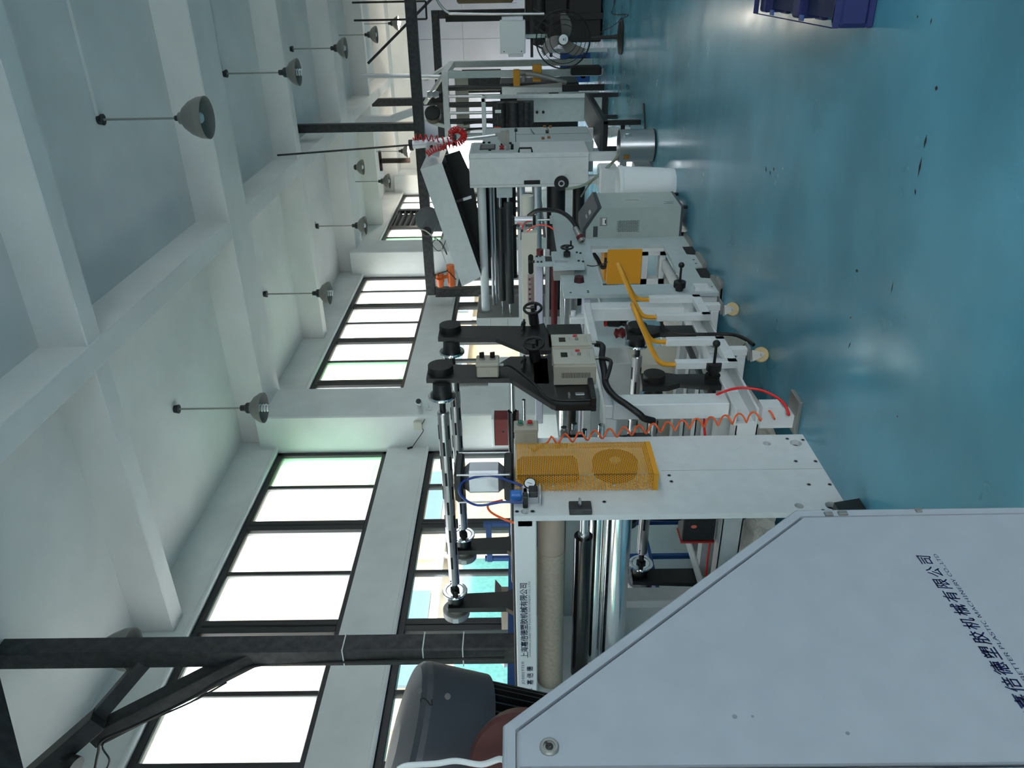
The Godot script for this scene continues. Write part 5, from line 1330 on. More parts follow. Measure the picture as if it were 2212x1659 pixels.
	part(c, "mount", MB.new().prism([Vector2(-1.95, 1.72), Vector2(-1.78, 1.72), Vector2(-1.78, 1.79), Vector2(-1.81, 1.83), Vector2(-1.86, 1.83), Vector2(-1.95, 1.76)], V(0, 0, -9.94), Vector3.RIGHT, Vector3.UP, V(0, 0, 0.07)).bb(-1.995, -1.78, 1.69, 1.725, -10.0, -9.83, 0.003), mats.zinc)
	part(c, "trunnion", MB.new().prism([Vector2(-2.02, 2.70), Vector2(-1.88, 2.70), Vector2(-1.87, 2.62), Vector2(-1.95, 2.54), Vector2(-2.06, 2.56)], V(0, 0, -9.83), Vector3.RIGHT, Vector3.UP, V(0, 0, 0.02)), mats.alu)
	part(c, "trunnion_pin", MB.new().cyl(V(-1.93, 2.645, -9.82), V(-1.93, 2.645, -9.80), 0.02), mats.rubber)
	part(c, "hanger_rod", MB.new().cyl(V(-1.925, 2.93, -9.9), V(-2.03, 4.6, -9.95), 0.012, -1, 8), mats.dark_steel)
	var cp := []
	var key := [Vector3(-1.822, 2.865, -9.85), Vector3(-1.834, 2.63, -9.85), Vector3(-1.875, 2.401, -9.85), Vector3(-1.792, 2.404, -9.95), Vector3(-1.751, 2.328, -9.9), Vector3(-1.784, 2.25, -9.85), Vector3(-1.835, 2.249, -9.8), Vector3(-1.884, 2.318, -9.75), Vector3(-1.908, 2.469, -9.7), Vector3(-1.943, 2.608, -9.7), Vector3(-1.998, 2.696, -9.7)]
	var path := []
	for i in key.size() - 1:
		for j in 40:
			path.append(key[i].cubic_interpolate(key[i + 1], key[maxi(i - 1, 0)], key[mini(i + 2, key.size() - 1)], j / 40.0))
	for i in path.size() - 1:
		var tg: Vector3 = (path[i + 1] - path[i]).normalized()
		var fr := MB.frame_of(tg)
		var an := i * 0.62
		cp.append(path[i] + (fr[0] * cos(an) + fr[1] * sin(an)) * 0.036)
	solid("coiled_tube", MB.new().tube(cp, 0.0075, 5, false), mats.red_hose, "tight red coiled air tube wound round the hood's silver lifting cylinder", "hose")
	# blower on the hood
	var b := thing("blower", "grey round blower with a motor behind the tilted white hood", "blower", V(-3.0, 2.8, -10.6))
	var bc: Vector3 = Vector3(-3.068, 2.847, -10.595)
	var mc: Vector3 = Vector3(-3.085, 2.809, -10.132)
	part(b, "volute", MB.new().lathe(bc, Vector3.BACK, [[0.0, -0.08], [0.15, -0.08], [0.165, -0.06], [0.165, 0.06], [0.15, 0.08], [0.08, 0.09], [0.0, 0.09]], 36), mats.dark_steel2)
	part(b, "motor", MB.new().lathe(mc, Vector3.BACK, [[0.0, -0.2], [0.085, -0.2], [0.085, 0.0], [0.078, 0.02], [0.0, 0.022]], 28), mats.dark_steel2)
	part(b, "motor_vent", MB.new().lathe(mc, Vector3.BACK, [[0.06, 0.0225], [0.0, 0.0225]], 28), mats.rubber)
	part(b, "outlet", MB.new().bb(bc.x - 0.16, bc.x - 0.02, bc.y - 0.3, bc.y, bc.z - 0.07, bc.z + 0.07, 0.01), mats.dark_steel2)
	part(b, "cable", MB.new().tube([mc + V(0.02, 0.1, 0), mc + V(0.0, 0.0, 0.05), mc + V(-0.15, -0.15, 0.1), mc + V(-0.35, -0.25, 0.3)], 0.008), mats.cream)
	# hoists on the gantry
	var hx := thing("chain_hoist", "two-bodied bright orange hoist motor slung by the gantry near the windows", "hoist", V(-4.5, 2.6, -12.05))
	var og := mat("hoist_orange", Color(0.85, 0.38, 0.10), 0.4)
	var h1: Vector3 = Vector3(-4.455, 2.876, -12)
	var h2: Vector3 = Vector3(-4.402, 2.692, -12)
	part(hx, "motor", MB.new().box(h1, V(0.17, 0.13, 0.13), 0.03).cyl(h1 + V(-0.12, 0, 0.03), h1 + V(0.02, 0, 0.06), 0.055, -1, 20), og)
	part(hx, "motor", MB.new().cyl(h2 + V(-0.17, 0, 0), h2 + V(0.17, 0.01, 0), 0.065, -1, 24).cyl(h2 + V(-0.19, 0, 0), h2 + V(-0.1, 0, 0), 0.055, -1, 20), og)
	part(hx, "coupling", MB.new().cyl(h1, h2, 0.03, -1, 14), og)
	part(hx, "bracket", MB.new().bb(h1.x - 0.03, h1.x + 0.03, h1.y, 3.0, -12.13, -12.04, 0.004), mats.dark_steel)
	var lp := []
	for i in 30:
		var a := i * 0.5
		lp.append(V(-3.95 + sin(a) * 0.13 + i * 0.004, 2.86 + cos(a * 0.7) * 0.12, -12.0 + sin(a * 1.7) * 0.04))
	solid("hanging_cable", MB.new().tube(lp, 0.006, 5), mats.rubber, "loose tangle of black cable hung on the gantry beside the orange hoist", "cable")
	solid("hanging_cable", MB.new().tube([h1, h1 + V(0.1, 0.02, 0.08), h1 + V(0.15, -0.12, 0.08), h2 + V(0.1, 0.05, 0.08), h2 + V(-0.05, -0.08, 0.08)], 0.008, 6), mats.rubber, "black cable draped over the orange hoist bodies", "cable")

func far_end() -> void:
	var wp: Material = mats.white_paint
	var gp: Material = mats.grey_paint
	# buckets and bench
	var b := thing("steel_bucket", "open stainless steel bucket with a yellow sticker on the aisle floor", "bucket", V(-1.86, 0, -9.3))
	part(b, "wall", MB.new().lathe(V(-1.86, 0.012, -9.3), Vector3.UP, [[0.0, 0.0], [0.178, 0.0], [0.182, 0.01], [0.182, 0.39], [0.188, 0.392], [0.188, 0.40], [0.176, 0.40], [0.176, 0.012], [0.0, 0.012]], 40), mats.steel)
	part(b, "rim_foot", MB.new().ring(V(-1.86, 0.012, -9.3), Vector3.UP, 0.178, 0.008, 36, 6), mats.rubber)
	part(b, "handle", MB.new().tube([V(-1.73, 0.30, -9.17), V(-1.70, 0.30, -9.14), V(-1.70, 0.36, -9.14), V(-1.73, 0.36, -9.17)], 0.006), mats.chrome)
	part(b, "sticker", MB.new().lathe(V(-1.86, 0.30, -9.3), Vector3.UP, [[0.1822, 0.0], [0.1822, 0.05]], 40) if false else MB.new().box(V(-1.955, 0.335, -9.145), V(0.07, 0.07, 0.002), 0.0, Basis(Vector3.UP, -0.55)), mat("sticker_gold", Color(0.50, 0.36, 0.12), 0.5))
	for q in [[V(-1.92, 0.38, -9.25), "pale green hose"], [V(-1.93, 0.35, -9.2), "second, greyer hose"]]:
		var e: Vector3 = q[0]
		var grn: bool = q[1] == "pale green hose"
		solid("bucket_hose", MB.new().tube([e + V(0, -0.12, 0), e, Vector3(-2.054, 0.48, -9.3) if grn else Vector3(-2.14, 0.564, -9.35), Vector3(-2.254, 0.666, -9.4) if grn else Vector3(-2.281, 0.693, -9.4), Vector3(-2.357, 0.826, -9.45) if grn else Vector3(-2.363, 0.757, -9.4), Vector3(-2.401, 1.008, -9.5) if grn else Vector3(-2.448, 0.835, -9.3)], 0.017 if grn else 0.010), mat("hose_green", Color(0.50, 0.56, 0.50), 0.4) if grn else mat("hose_grey", Color(0.42, 0.40, 0.36), 0.4), "%s hanging from the treater cabinet into the steel bucket" % q[1], "hose")
	var wb := thing("plastic_bucket", "tall white plastic bucket standing between the steel bucket and the grey heater unit", "bucket", V(-1.98, 0, -7.98))
	part(wb, "wall", MB.new().lathe(V(-1.99, 0.0, -7.98), Vector3.UP, [[0.0, 0.0], [0.155, 0.0], [0.165, 0.05], [0.19, 0.53], [0.20, 0.535], [0.20, 0.57], [0.188, 0.575], [0.15, 0.02], [0.0, 0.02]], 40), mats.white_plastic)
	part(wb, "lower_band", MB.new().lathe(V(-1.99, 0.0, -7.98), Vector3.UP, [[0.157, 0.02], [0.1685, 0.11], [0.1655, 0.11]], 40), mats.white_plastic)
	var bn := thing("steel_bench", "low black steel bench with a worn dark top before the grey control cabinets", "bench", V(-1.95, 0, -11.7))
	var bt := mat("bench_top", Color(0.22, 0.24, 0.25), 0.6)
	part(bn, "top", MB.new().bb(-2.15, -1.76, 0.48, 0.52, -12.9, -10.35, 0.004), bt)
	for z in [-12.85, -10.42]:
		for x in [-2.12, -1.79]:
			part(bn, "leg", MB.new().bb(x - 0.03, x + 0.03, 0, 0.48, z - 0.03, z + 0.03, 0.003), mats.black_paint)
		part(bn, "stretcher", MB.new().bb(-2.12, -1.79, 0.20, 0.25, z - 0.025, z + 0.025, 0.003), mats.black_paint)
	part(bn, "apron", MB.new().bb(-2.12, -1.77, 0.42, 0.48, -10.44, -10.38).bb(-1.80, -1.765, 0.42, 0.48, -12.88, -10.38), mats.black_paint)
	var cc := thing("control_cabinet", "grey control cabinet with four selector knobs behind the black bench", "cabinet", V(-2.2, 0, -14.5))
	part(cc, "body", MB.new().bb(-2.41, -2.0, 0.1, 1.578, -14.85, -14.2, 0.006), gp)
	part(cc, "plinth", MB.new().bb(-2.39, -2.02, 0.0, 0.1, -14.83, -14.22), mats.frame_dark)
	for k in 4:
		part(cc, "selector_knob", MB.new().cyl(V(-2.24, 1.455 - 0.11 * k, -14.2), V(-2.24, 1.455 - 0.11 * k, -14.17), 0.024, -1, 14).box(V(-2.24, 1.455 - 0.11 * k, -14.165), V(0.012, 0.045, 0.02), 0.002), mats.rubber)
	part(cc, "door_handle", MB.new().tube([V(-2.0, 1.02, -14.32), V(-1.95, 1.02, -14.32), V(-1.95, 0.86, -14.32), V(-2.0, 0.86, -14.32)], 0.012, 8, false), mats.rubber)
	part(cc, "stop_button", MB.new().cyl(V(-2.0, 1.30, -14.34), V(-1.96, 1.30, -14.34), 0.03, -1, 16), mats.red)
	part(cc, "selector_knob", MB.new().cyl(V(-2.0, 1.20, -14.34), V(-1.96, 1.20, -14.34), 0.022, -1, 14), mats.rubber)
	part(cc, "control_strip", MB.new().bb(-2.0, -1.997, 1.05, 1.575, -14.6, -14.25), mats.zinc)
	part(cc, "colour_strip", MB.new().bb(-2.41, -2.3, 1.59, 1.62, -14.25, -14.2).bb(-2.36, -2.28, 1.58, 1.65, -14.4, -14.2), mats.dark_red)
	# tall white portal machine
	var f := thing("portal_frame", "tall pale square-tube portal machine frame behind the control cabinet", "machine frame", V(-2.3, 0, -15.8))
	part(f, "top_beam", MB.new().bb(-2.95, -1.70, 2.86, 2.98, -15.62, -15.5, 0.006), wp)
	part(f, "top_beam", MB.new().bb(-1.82, -1.70, 2.86, 2.98, -17.4, -15.62, 0.006), wp)
	part(f, "post", MB.new().bb(-1.82, -1.70, 0, 2.86, -15.62, -15.5, 0.006), gp)
	part(f, "post", MB.new().bb(-1.82, -1.70, 0, 2.86, -17.4, -17.28, 0.006), gp)
	part(f, "post", MB.new().bb(-2.95, -2.83, 0, 2.86, -15.62, -15.5, 0.006), gp)
	part(f, "gusset", MB.new().prism([Vector2(2.95, 0), Vector2(2.95, 0.5), Vector2(2.4, 0)], V(-1.72, 0, -15.62), Vector3.UP, Vector3.FORWARD, V(-0.02, 0, 0)), gp)
	part(f, "raking_strut", MB.new().bar(V(-1.78, 2.97, -15.6), V(-2.35, 3.4, -16.2), 0.06, 0.06).bar(V(-1.76, 2.97, -17.3), V(-1.95, 3.4, -16.5), 0.06, 0.06).bar(V(-2.7, 2.95, -15.6), V(-2.6, 3.5, -15.9), 0.06, 0.06), wp)
	part(f, "cross_plate", MB.new().bb(-2.83, -1.82, 2.5, 2.75, -15.7, -15.66), mats.cream)
	for k in 6:
		var x := -1.98 - 0.15 * k
		part(f, "vertical_rod", MB.new().cyl(V(x, 1.7, -15.45), V(x, 2.86, -15.45), 0.05 if k % 2 == 0 else 0.03, -1, 16), mats.black_paint if k % 2 == 0 else mats.steel)
	part(f, "hose_loop", MB.new().tube([V(-2.62, 2.6, -15.4), V(-2.58, 2.2, -15.35), V(-2.65, 1.8, -15.38), V(-2.72, 1.7, -15.4)], 0.025).tube([V(-2.75, 2.65, -15.4), V(-2.7, 2.3, -15.35), V(-2.72, 1.9, -15.38)], 0.02), mats.rubber)
	part(f, "machine_core", MB.new().bb(-2.8, -1.95, 0.4, 1.9, -16.6, -15.7, 0.02), mats.black_paint)
	part(f, "inner_panel", MB.new().bb(-2.3, -1.85, 1.9, 2.7, -17.2, -17.15), mats.dark_steel)
	part(f, "motor_drum", MB.new().lathe(Vector3(-2.417, 3.193, -15.5), V(0.5, 0, 0.86), [[0.0, 0.0], [0.13, 0.0], [0.15, -0.02], [0.15, -0.2], [0.0, -0.2]], 28), mats.rubber)
	part(f, "motor_pulley", MB.new().lathe(Vector3(-2.101, 3.163, -15.5), Vector3.UP, [[0.0, 0.1], [0.06, 0.1], [0.075, 0.05], [0.06, 0.0], [0.08, -0.05], [0.06, -0.12], [0.0, -0.12]], 20), mats.steel)
	part(f, "gear_block", MB.new().bb(-2.25, -2.05, 2.98, 3.2, -15.6, -15.45, 0.02), mats.rubber)
	var uf := thing("guard_frame", "white U-shaped guard frame over dark rollers beside the control cabinet", "frame", V(-2.2, 0, -13.7))
	part(uf, "top_bar", MB.new().bb(-2.50, -1.90, 2.10, 2.17, -13.58, -13.5, 0.005), wp)
	part(uf, "side_bar", MB.new().bb(-1.96, -1.90, 0.0, 2.17, -13.9, -13.84, 0.005).bb(-1.96, -1.90, 2.11, 2.17, -13.9, -13.5, 0.005), wp)
	part(uf, "side_bar", MB.new().bb(-2.56, -2.50, 0.0, 2.17, -13.58, -13.5, 0.005), wp)
	part(uf, "dark_core", MB.new().bb(-2.50, -2.0, 1.3, 2.0, -13.9, -13.8).cyl(V(-2.5, 1.85, -13.7), V(-2.0, 1.85, -13.7), 0.07).cyl(V(-2.5, 1.65, -13.7), V(-2.0, 1.65, -13.7), 0.09).cyl(V(-2.5, 1.42, -13.7), V(-2.0, 1.42, -13.7), 0.06), mats.dark_steel)
	part(uf, "orange_cover", MB.new().bb(-2.48, -2.38, 1.86, 1.98, -13.66, -13.6, 0.006), mats.orange_hose)
	part(uf, "white_tag", MB.new().bb(-2.15, -2.1, 1.85, 1.95, -13.62, -13.6), mats.white_plastic)
	var sl := thing("machine_table", "white machine table slab with grey top beyond the control cabinet", "table", V(-1.95, 0, -15.1))
	part(sl, "slab", MB.new().prism([Vector2(0.76, -1.94), Vector2(1.85, -1.92), Vector2(1.85, -2.05), Vector2(0.76, -2.05)], V(0, 0, -14.95), Vector3.UP, Vector3.RIGHT, V(0, 0, -0.12)), wp)
	part(sl, "sloping_top", MB.new().prism([Vector2(0.76, -1.86), Vector2(1.8, -1.93), Vector2(1.8, -1.94), Vector2(0.76, -1.94)], V(0, 0, -14.96), Vector3.UP, Vector3.RIGHT, V(0, 0, -0.1)), mats.zinc)
	part(sl, "dark_legs", MB.new().bb(-2.0, -1.9, 0.0, 0.76, -15.0, -14.9).bb(-1.75, -1.6, 0.05, 0.6, -15.3, -15.0, 0.02), mats.rubber)
	var pu := thing("vacuum_pump", "yellow-cased pumps with a grey corrugated pipe beside the pale portal frame", "pump", V(-1.75, 0, -15.3))
	part(pu, "yellow_case", MB.new().bb(-1.92, -1.65, 1.52, 1.64, -15.3, -15.1, 0.01), mats.yellow)
	part(pu, "yellow_case", MB.new().bb(-1.85, -1.57, 1.12, 1.29, -15.3, -15.1, 0.01), mats.yellow)
	part(pu, "valve", MB.new().cyl(V(-1.70, 1.52, -15.15), V(-1.70, 1.30, -15.15), 0.055, 0.04, 16).cyl(V(-1.85, 1.45, -15.1), V(-1.75, 1.45, -15.1), 0.04), mats.zinc)
	part(pu, "pipe", MB.new().tube([V(-1.71, 1.40, -15.1), V(-1.74, 1.20, -15.05), V(-1.80, 0.95, -15.05), V(-1.88, 0.68, -15.05)], 0.045, 12), mats.zinc)
	part(pu, "stand", MB.new().bb(-1.76, -1.68, 0, 1.12, -15.3, -15.22), gp)
	var bx := thing("white_equipment_box", "white rectangular equipment box on a bent grey stand behind the fan", "box", V(-1.05, 0, -14.6))
	part(bx, "case", MB.new().bb(-1.325, -0.80, 1.42, 1.86, -14.8, -14.5, 0.012), mats.white_plastic)
	part(bx, "edge_rail", MB.new().bb(-0.80, -0.745, 1.46, 1.82, -14.78, -14.52, 0.004).bb(-1.375, -1.325, 1.46, 1.72, -14.78, -14.52, 0.004), mats.alu)
	for y in [1.79, 1.49]:
		part(bx, "screw", MB.new().cyl(V(-1.285, y, -14.5), V(-1.285, y, -14.495), 0.010, -1, 8), mats.hole)
	part(bx, "stand", MB.new().bb(-1.09, -1.03, 1.05, 1.42, -14.7, -14.64).bar(V(-1.06, 1.07, -14.67), V(-1.3, 1.0, -14.67), 0.06, 0.05, Vector3.BACK).bb(-1.33, -1.27, 0.0, 1.02, -14.7, -14.64), gp)
	var lat := MB.new()
	for k in 5:
		lat.bar(V(-1.35 + k * 0.14, 0.98, -14.9), V(-1.2 + k * 0.14, 1.28, -14.9), 0.03, 0.02, Vector3.RIGHT)
	part(bx, "lattice", lat.bb(-1.42, -0.7, 1.28, 1.33, -14.92, -14.88).bb(-1.42, -0.7, 0.94, 0.99, -14.92, -14.88), mats.black_paint)
	var dk := thing("dark_extruder", "big blackened machine in shadow behind the fan at the hall's end", "machine", V(-0.9, 0, -16.2))
	part(dk, "base", MB.new().bb(-1.25, 1.2, 0.02, 0.62, -17.2, -15.6, 0.02), mats.rubber)
	part(dk, "bed", MB.new().bb(-1.2, 1.2, 0.62, 1.40, -17.1, -15.9, 0.02), mats.rubber)
	part(dk, "barrel", MB.new().cyl(V(-1.3, 1.15, -15.9), V(1.2, 1.15, -15.9), 0.12), mats.dark_steel)
	part(dk, "hopper", MB.new().bb(-0.55, 1.2, 1.62, 2.6, -15.6, -15.0, 0.03), mat("tan_case", Color(0.36, 0.30, 0.21), 0.6))
	part(dk, "hopper_bracket", MB.new().bb(-0.62, -0.55, 1.5, 1.75, -15.2, -15.05).bb(-0.6, 1.2, 1.45, 1.56, -15.5, -15.1), mats.alu)
	part(dk, "silver_pipe", MB.new().tube([V(-0.45, 2.90, -14.5), V(-0.55, 2.84, -14.5), V(-0.655, 2.72, -14.5), V(-0.68, 2.55, -14.5), V(-0.70, 1.6, -14.5), V(-0.705, 1.1, -14.5)], 0.022, 10), mats.steel)
	part(dk, "support_post", MB.new().bb(-0.86, -0.76, 0.0, 2.85, -15.6, -15.5), mats.rubber)
	# pedestal fan
	var fn := thing("pedestal_fan", "big black-caged pedestal fan with three grey blades on a round base", "fan", V(-0.96, 0, -12.6))
	var fc := V(-0.965, 0.885, -12.6)
	var ax := V(0.08, 0.0, 1.0).normalized()
	var u := MB.frame_of(ax)
	part(fn, "base", MB.new().lathe(V(-0.95, 0, -12.75), Vector3.UP, [[0.0, 0.0], [0.25, 0.0], [0.255, 0.015], [0.24, 0.035], [0.06, 0.065], [0.0, 0.065]], 40), mats.rubber)
	part(fn, "pole", MB.new().cyl(V(-0.955, 0.06, -12.75), V(-0.965, 0.80, -12.75), 0.028, 0.022, 16).cyl(V(-0.955, 0.06, -12.75), V(-0.955, 0.13, -12.75), 0.04, 0.03, 16), mats.rubber)
	part(fn, "motor", MB.new().lathe(fc - ax * 0.05, -ax, [[0.0, -0.02], [0.075, -0.02], [0.085, 0.03], [0.075, 0.14], [0.0, 0.16]], 24), mats.rubber)
	var cage := MB.new()
	for q in [[0.40, 0.0, 0.009], [0.395, -0.03, 0.007], [0.27, 0.07, 0.005], [0.33, 0.055, 0.005], [0.20, 0.08, 0.005]]:
		cage.ring(fc + ax * q[1], ax, q[0], q[2], 64, 5)
	part(fn, "cage_rings", cage, mats.rubber)
	var wires := MB.new()
	for k in 90:
		var a := TAU * k / 90.0
		var e: Vector3 = u[0] * cos(a) + u[1] * sin(a)
		wires.tube([fc + ax * 0.09 + e * 0.07, fc + ax * 0.078 + e * 0.22, fc + ax * 0.05 + e * 0.345, fc + e * 0.4, fc - ax * 0.06 + e * 0.34, fc - ax * 0.09 + e * 0.1], 0.0017, 3, false)
	part(fn, "cage_wires", wires, mats.rubber).set_meta("kind", "stuff")
	part(fn, "badge", MB.new().lathe(fc + ax * 0.085, ax, [[0.0, 0.015], [0.066, 0.012], [0.07, 0.0], [0.0, -0.01]], 30), mats.white_plastic)
	part(fn, "badge_print", MB.new().box(fc + ax * 0.101, V(0.03, 0.012, 0.002)).box(fc + ax * 0.101 + V(0, -0.025, 0), V(0.05, 0.006, 0.002)), mats.hole)
	var blade := mat("blade_grey", Color(0.55, 0.55, 0.53), 0.4, 0.3)
	for k in 3:
		var a0 := TAU * k / 3.0 + 2.62
		var bm := MB.new()
		var n := 10
		for i in n:
			var q := []
			for j in [[i, -1], [i + 1, -1], [i + 1, 1], [i, 1]]:
				var t: float = j[0] / float(n)
				var rad := 0.05 + 0.31 * t
				var mid := a0 + 0.55 * t
				var wd := (0.055 + 0.03 * sin(t * PI)) * (1.0 if t < 0.85 else 0.75) / rad
				var an: float = mid + j[1] * wd
				q.append(fc + (u[0] * cos(an) + u[1] * sin(an)) * rad + ax * (0.02 * j[1] + 0.01))
			bm.quad(q[0], q[1], q[2], q[3], ax)
			for w in 4:
				q[w] -= ax * 0.003
			bm.quad(q[0], q[1], q[2], q[3], -ax)
		part(fn, "blade", bm, blade)
	solid("fan_cord", MB.new().tube([V(-0.93, 0.50, -12.7), V(-0.88, 0.35, -12.6), V(-0.80, 0.2, -12.45), V(-0.70, 0.08, -12.3), V(-0.62, 0.008, -12.1), Vector3(-0.707, 0.008, -14.073), Vector3(-0.493, 0.008, -13.759), Vector3(-0.105, 0.008, -14.039)], 0.006), mats.rubber, "thin black cord dropping from the pedestal fan across the blue floor", "cord")
	# blue crate and pallet
	var blue := mat("crate_blue", Color(0.06, 0.27, 0.56), 0.45)
	var cr := thing("blue_crate", "blue plastic crate with oval hand holes standing beyond the fan", "crate", V(-1.95, 0, -18))
	for q in [[-2.23, -1.64, -17.96, -17.94], [-2.23, -1.64, -18.36, -18.34]]:
		var hs := []
		for c2 in [Vector2(-1.8, 0.42), Vector2(-2.07, 0.42), Vector2(-1.8, 0.14), Vector2(-2.07, 0.14)]:
			var l := []
			for i in 16:
				l.append(c2 + Vector2(cos(TAU * i / 16) * 0.09, sin(TAU * i / 16) * 0.07))
			hs.append(l)
		part(cr, "side", MB.new().prism([Vector2(q[0], 0), Vector2(q[1], 0), Vector2(q[1], 0.62), Vector2(q[0], 0.62)], V(0, 0, q[2]), Vector3.RIGHT, Vector3.UP, V(0, 0, q[3] - q[2]), hs), blue)
	part(cr, "side", MB.new().bb(-2.23, -2.21, 0, 0.62, -18.34, -17.96).bb(-1.66, -1.64, 0, 0.62, -18.34, -17.96).bb(-2.21, -1.66, 0.0, 0.02, -18.34, -17.96), blue)
	part(cr, "rib", MB.new().bb(-1.955, -1.915, 0, 0.63, -17.945, -17.925, 0.004).bb(-2.24, -1.63, 0.27, 0.31, -17.945, -17.925, 0.004), blue)
	for q in [[-1.8, 0.42], [-2.07, 0.42], [-1.95, 0.2]]:
		part(cr, "bottle", MB.new().lathe(V(q[0], 0.03, -18.15), Vector3.UP, [[0.0, 0.0], [0.1, 0.0], [0.1, 0.4], [0.03, 0.52], [0.03, 0.55], [0.0, 0.55]], 18), mats.rubber)
	var pb := mat("pallet_blue", Color(0.11, 0.145, 0.36), 0.5)
	var pal := thing("plastic_pallet", "dark blue plastic pallet at the right edge of the aisle floor", "pallet", V(0.25, 0, -4.5))
	var ph := []
	for r2 in 5:
		for k in 3:
			var l := []
			for i in 18:
				l.append(Vector2(-0.19 + 0.04 + 0.075 * r2 * 3.4 + cos(TAU * i / 18) * 0.075 + 0.06, 4.06 + 0.42 * k + sin(TAU * i / 18) * 0.045))
			ph.append(l)
	part(pal, "deck", MB.new().prism([Vector2(-0.27, 3.83), Vector2(1.0, 3.83), Vector2(1.0, 5.13), Vector2(-0.27, 5.13)], V(0, 0.15, 0), Vector3.RIGHT, Vector3.FORWARD, V(0, 0.03, 0), ph), pb)
	part(pal, "deck_liner", MB.new().bb(-0.24, 0.98, 0.10, 0.11, -5.11, -3.86), mats.print_blue)
	for k in 5:
		part(pal, "side_rib", MB.new().bb(-0.27 + 0.26 * k, -0.17 + 0.26 * k, 0.02, 0.15, -3.93, -3.83, 0.01), pb)
	for z in [-3.88, -4.45, -5.05]:
		part(pal, "runner", MB.new().bb(-0.27, 1.0, 0.0, 0.03, z - 0.06, z + 0.06, 0.006), pb)
		part(pal, "block", MB.new().bb(-0.26, -0.12, 0.03, 0.15, z - 0.06, z + 0.06, 0.01), pb)
	for z in [-4.75, -4.25]:
		part(pal, "edge_clip", MB.new().bb(-0.262, -0.235, 0.178, 0.186, z - 0.03, z + 0.03, 0.002), mats.blue_steel)
	# wall things
	var cam2 := thing("security_camera", "small white bullet security camera on the column between the windows", "camera", V(-4.6, 2.72, -7.9))
	part(cam2, "body", MB.new().bb(-4.70, -4.56, 2.745, 2.81, -7.72, -7.60, 0.01) if false else MB.new().cyl(V(-4.50, 2.785, -7.95), V(-4.40, 2.775, -7.82), 0.034, -1, 18), mats.white_plastic)
	part(cam2, "lens", MB.new().cyl(V(-4.40, 2.775, -7.82), V(-4.395, 2.7745, -7.813), 0.031, -1, 18), mats.screen)
	part(cam2, "arm", MB.new().tube([V(-4.45, 2.76, -7.90), V(-4.47, 2.70, -7.92), V(-4.52, 2.68, -7.92), V(-4.56, 2.68, -7.92)], 0.012).bb(-4.565, -4.545, 2.64, 2.72, -7.96, -7.88, 0.004), mats.white_plastic)
	var jb := thing("junction_box", "small pale junction box on the column below the security camera", "box", V(-4.68, 2.8, -7.76))
	part(jb, "case", MB.new().bb(-4.73, -4.63, 2.745, 2.845, -7.77, -7.72, 0.005), mats.cream)
	part(jb, "cable", MB.new().tube([V(-4.6, 2.70, -7.86), V(-4.62, 2.72, -7.74), V(-4.66, 2.745, -7.74)], 0.004), mats.rubber)
	part(jb, "cable", MB.new().tube([V(-4.72, 2.745, -7.74), V(-4.76, 2.74, -7.74), V(-4.88, 2.82, -7.745), V(-4.97, 2.88, -7.74)], 0.004), mats.rubber)
	part(jb, "dangling_plug", MB.new().cyl(V(-4.97, 2.88, -7.735), V(-4.985, 2.94, -7.73), 0.012, -1, 8), mats.rubber)
	var rb := thing("red_box", "dark red fire-point box mounted low on the column behind the winding arms", "box", V(-4.55, 1.7, -7.7))
	part(rb, "case", MB.new().bb(-4.85, -4.50, 1.62, 1.90, -7.76, -7.55, 0.006), mats.dark_red2)
	part(rb, "lid", MB.new().bb(-4.86, -4.49, 1.90, 1.93, -7.77, -7.54, 0.004), mats.white_plastic)
	part(rb, "keyhole", MB.new().cyl(V(-4.66, 1.80, -7.55), V(-4.66, 1.80, -7.546), 0.012, -1, 10), mats.hole)
	var wc := thing("white_wall_cabinet", "plain white cabinet standing by the windows behind the winding arms", "cabinet", V(-4.75, 0, -8.9))
	part(wc, "body", MB.new().bb(-4.98, -4.62, 0.0, 2.0, -9.4, -8.52, 0.006), mats.white_plastic)
	part(wc, "seam", MB.new().bb(-4.80, -4.796, 0.02, 1.98, -8.52, -8.518), mats.zinc)
	# blue shelf by the window with bits on it
	var sh := thing("blue_shelf", "slotted blue steel shelf rack standing before the near windows", "shelf", V(-4.6, 0, -4.4))
	var bs: Material = mats.blue_steel
	for x in [-4.85, -4.45]:
		for z in [-5.62, -3.3]:
			part(sh, "post", MB.new().bb(x - 0.02, x + 0.02, 0, 1.95 if z < -5 else 1.72, z - 0.02, z + 0.02, 0.002), bs)
	part(sh, "top_rail", MB.new().bb(-4.47, -4.43, 1.66, 1.72, -5.62, -3.3, 0.002), bs)
	part(sh, "end_rail", MB.new().bb(-4.87, -4.43, 1.88, 1.93, -5.63, -5.59, 0.002), bs)
	for y in [1.55, 1.05, 0.5]:
		part(sh, "shelf_board", MB.new().bb(-4.87, -4.43, y, y + 0.03, -5.62, -3.3, 0.002), bs)
	part(sh, "slim_post", MB.new().bb(-4.46, -4.44, 1.58, 1.93, -5.30, -5.28, 0.001), mat("bright_blue", Color(0.16, 0.42, 0.80), 0.4))
	for k in 6:
		part(sh, "slot", MB.new().bb(-4.4295, -4.429, 1.68, 1.69, -5.5 + k * 0.1, -5.45 + k * 0.1), mats.hole)
	var kb := thing("carton", "small open brown carton on the blue shelf by the window", "carton", V(-4.65, 1.58, -4.75))
	part(kb, "body", MB.new().bb(-4.8, -4.55, 1.58, 1.78, -4.92, -4.68, 0.003), mats.kraft)
	part(kb, "flap", MB.new().bar(V(-4.55, 1.78, -4.8), V(-4.47, 1.83, -4.8), 0.24, 0.004, Vector3.BACK), mats.kraft)
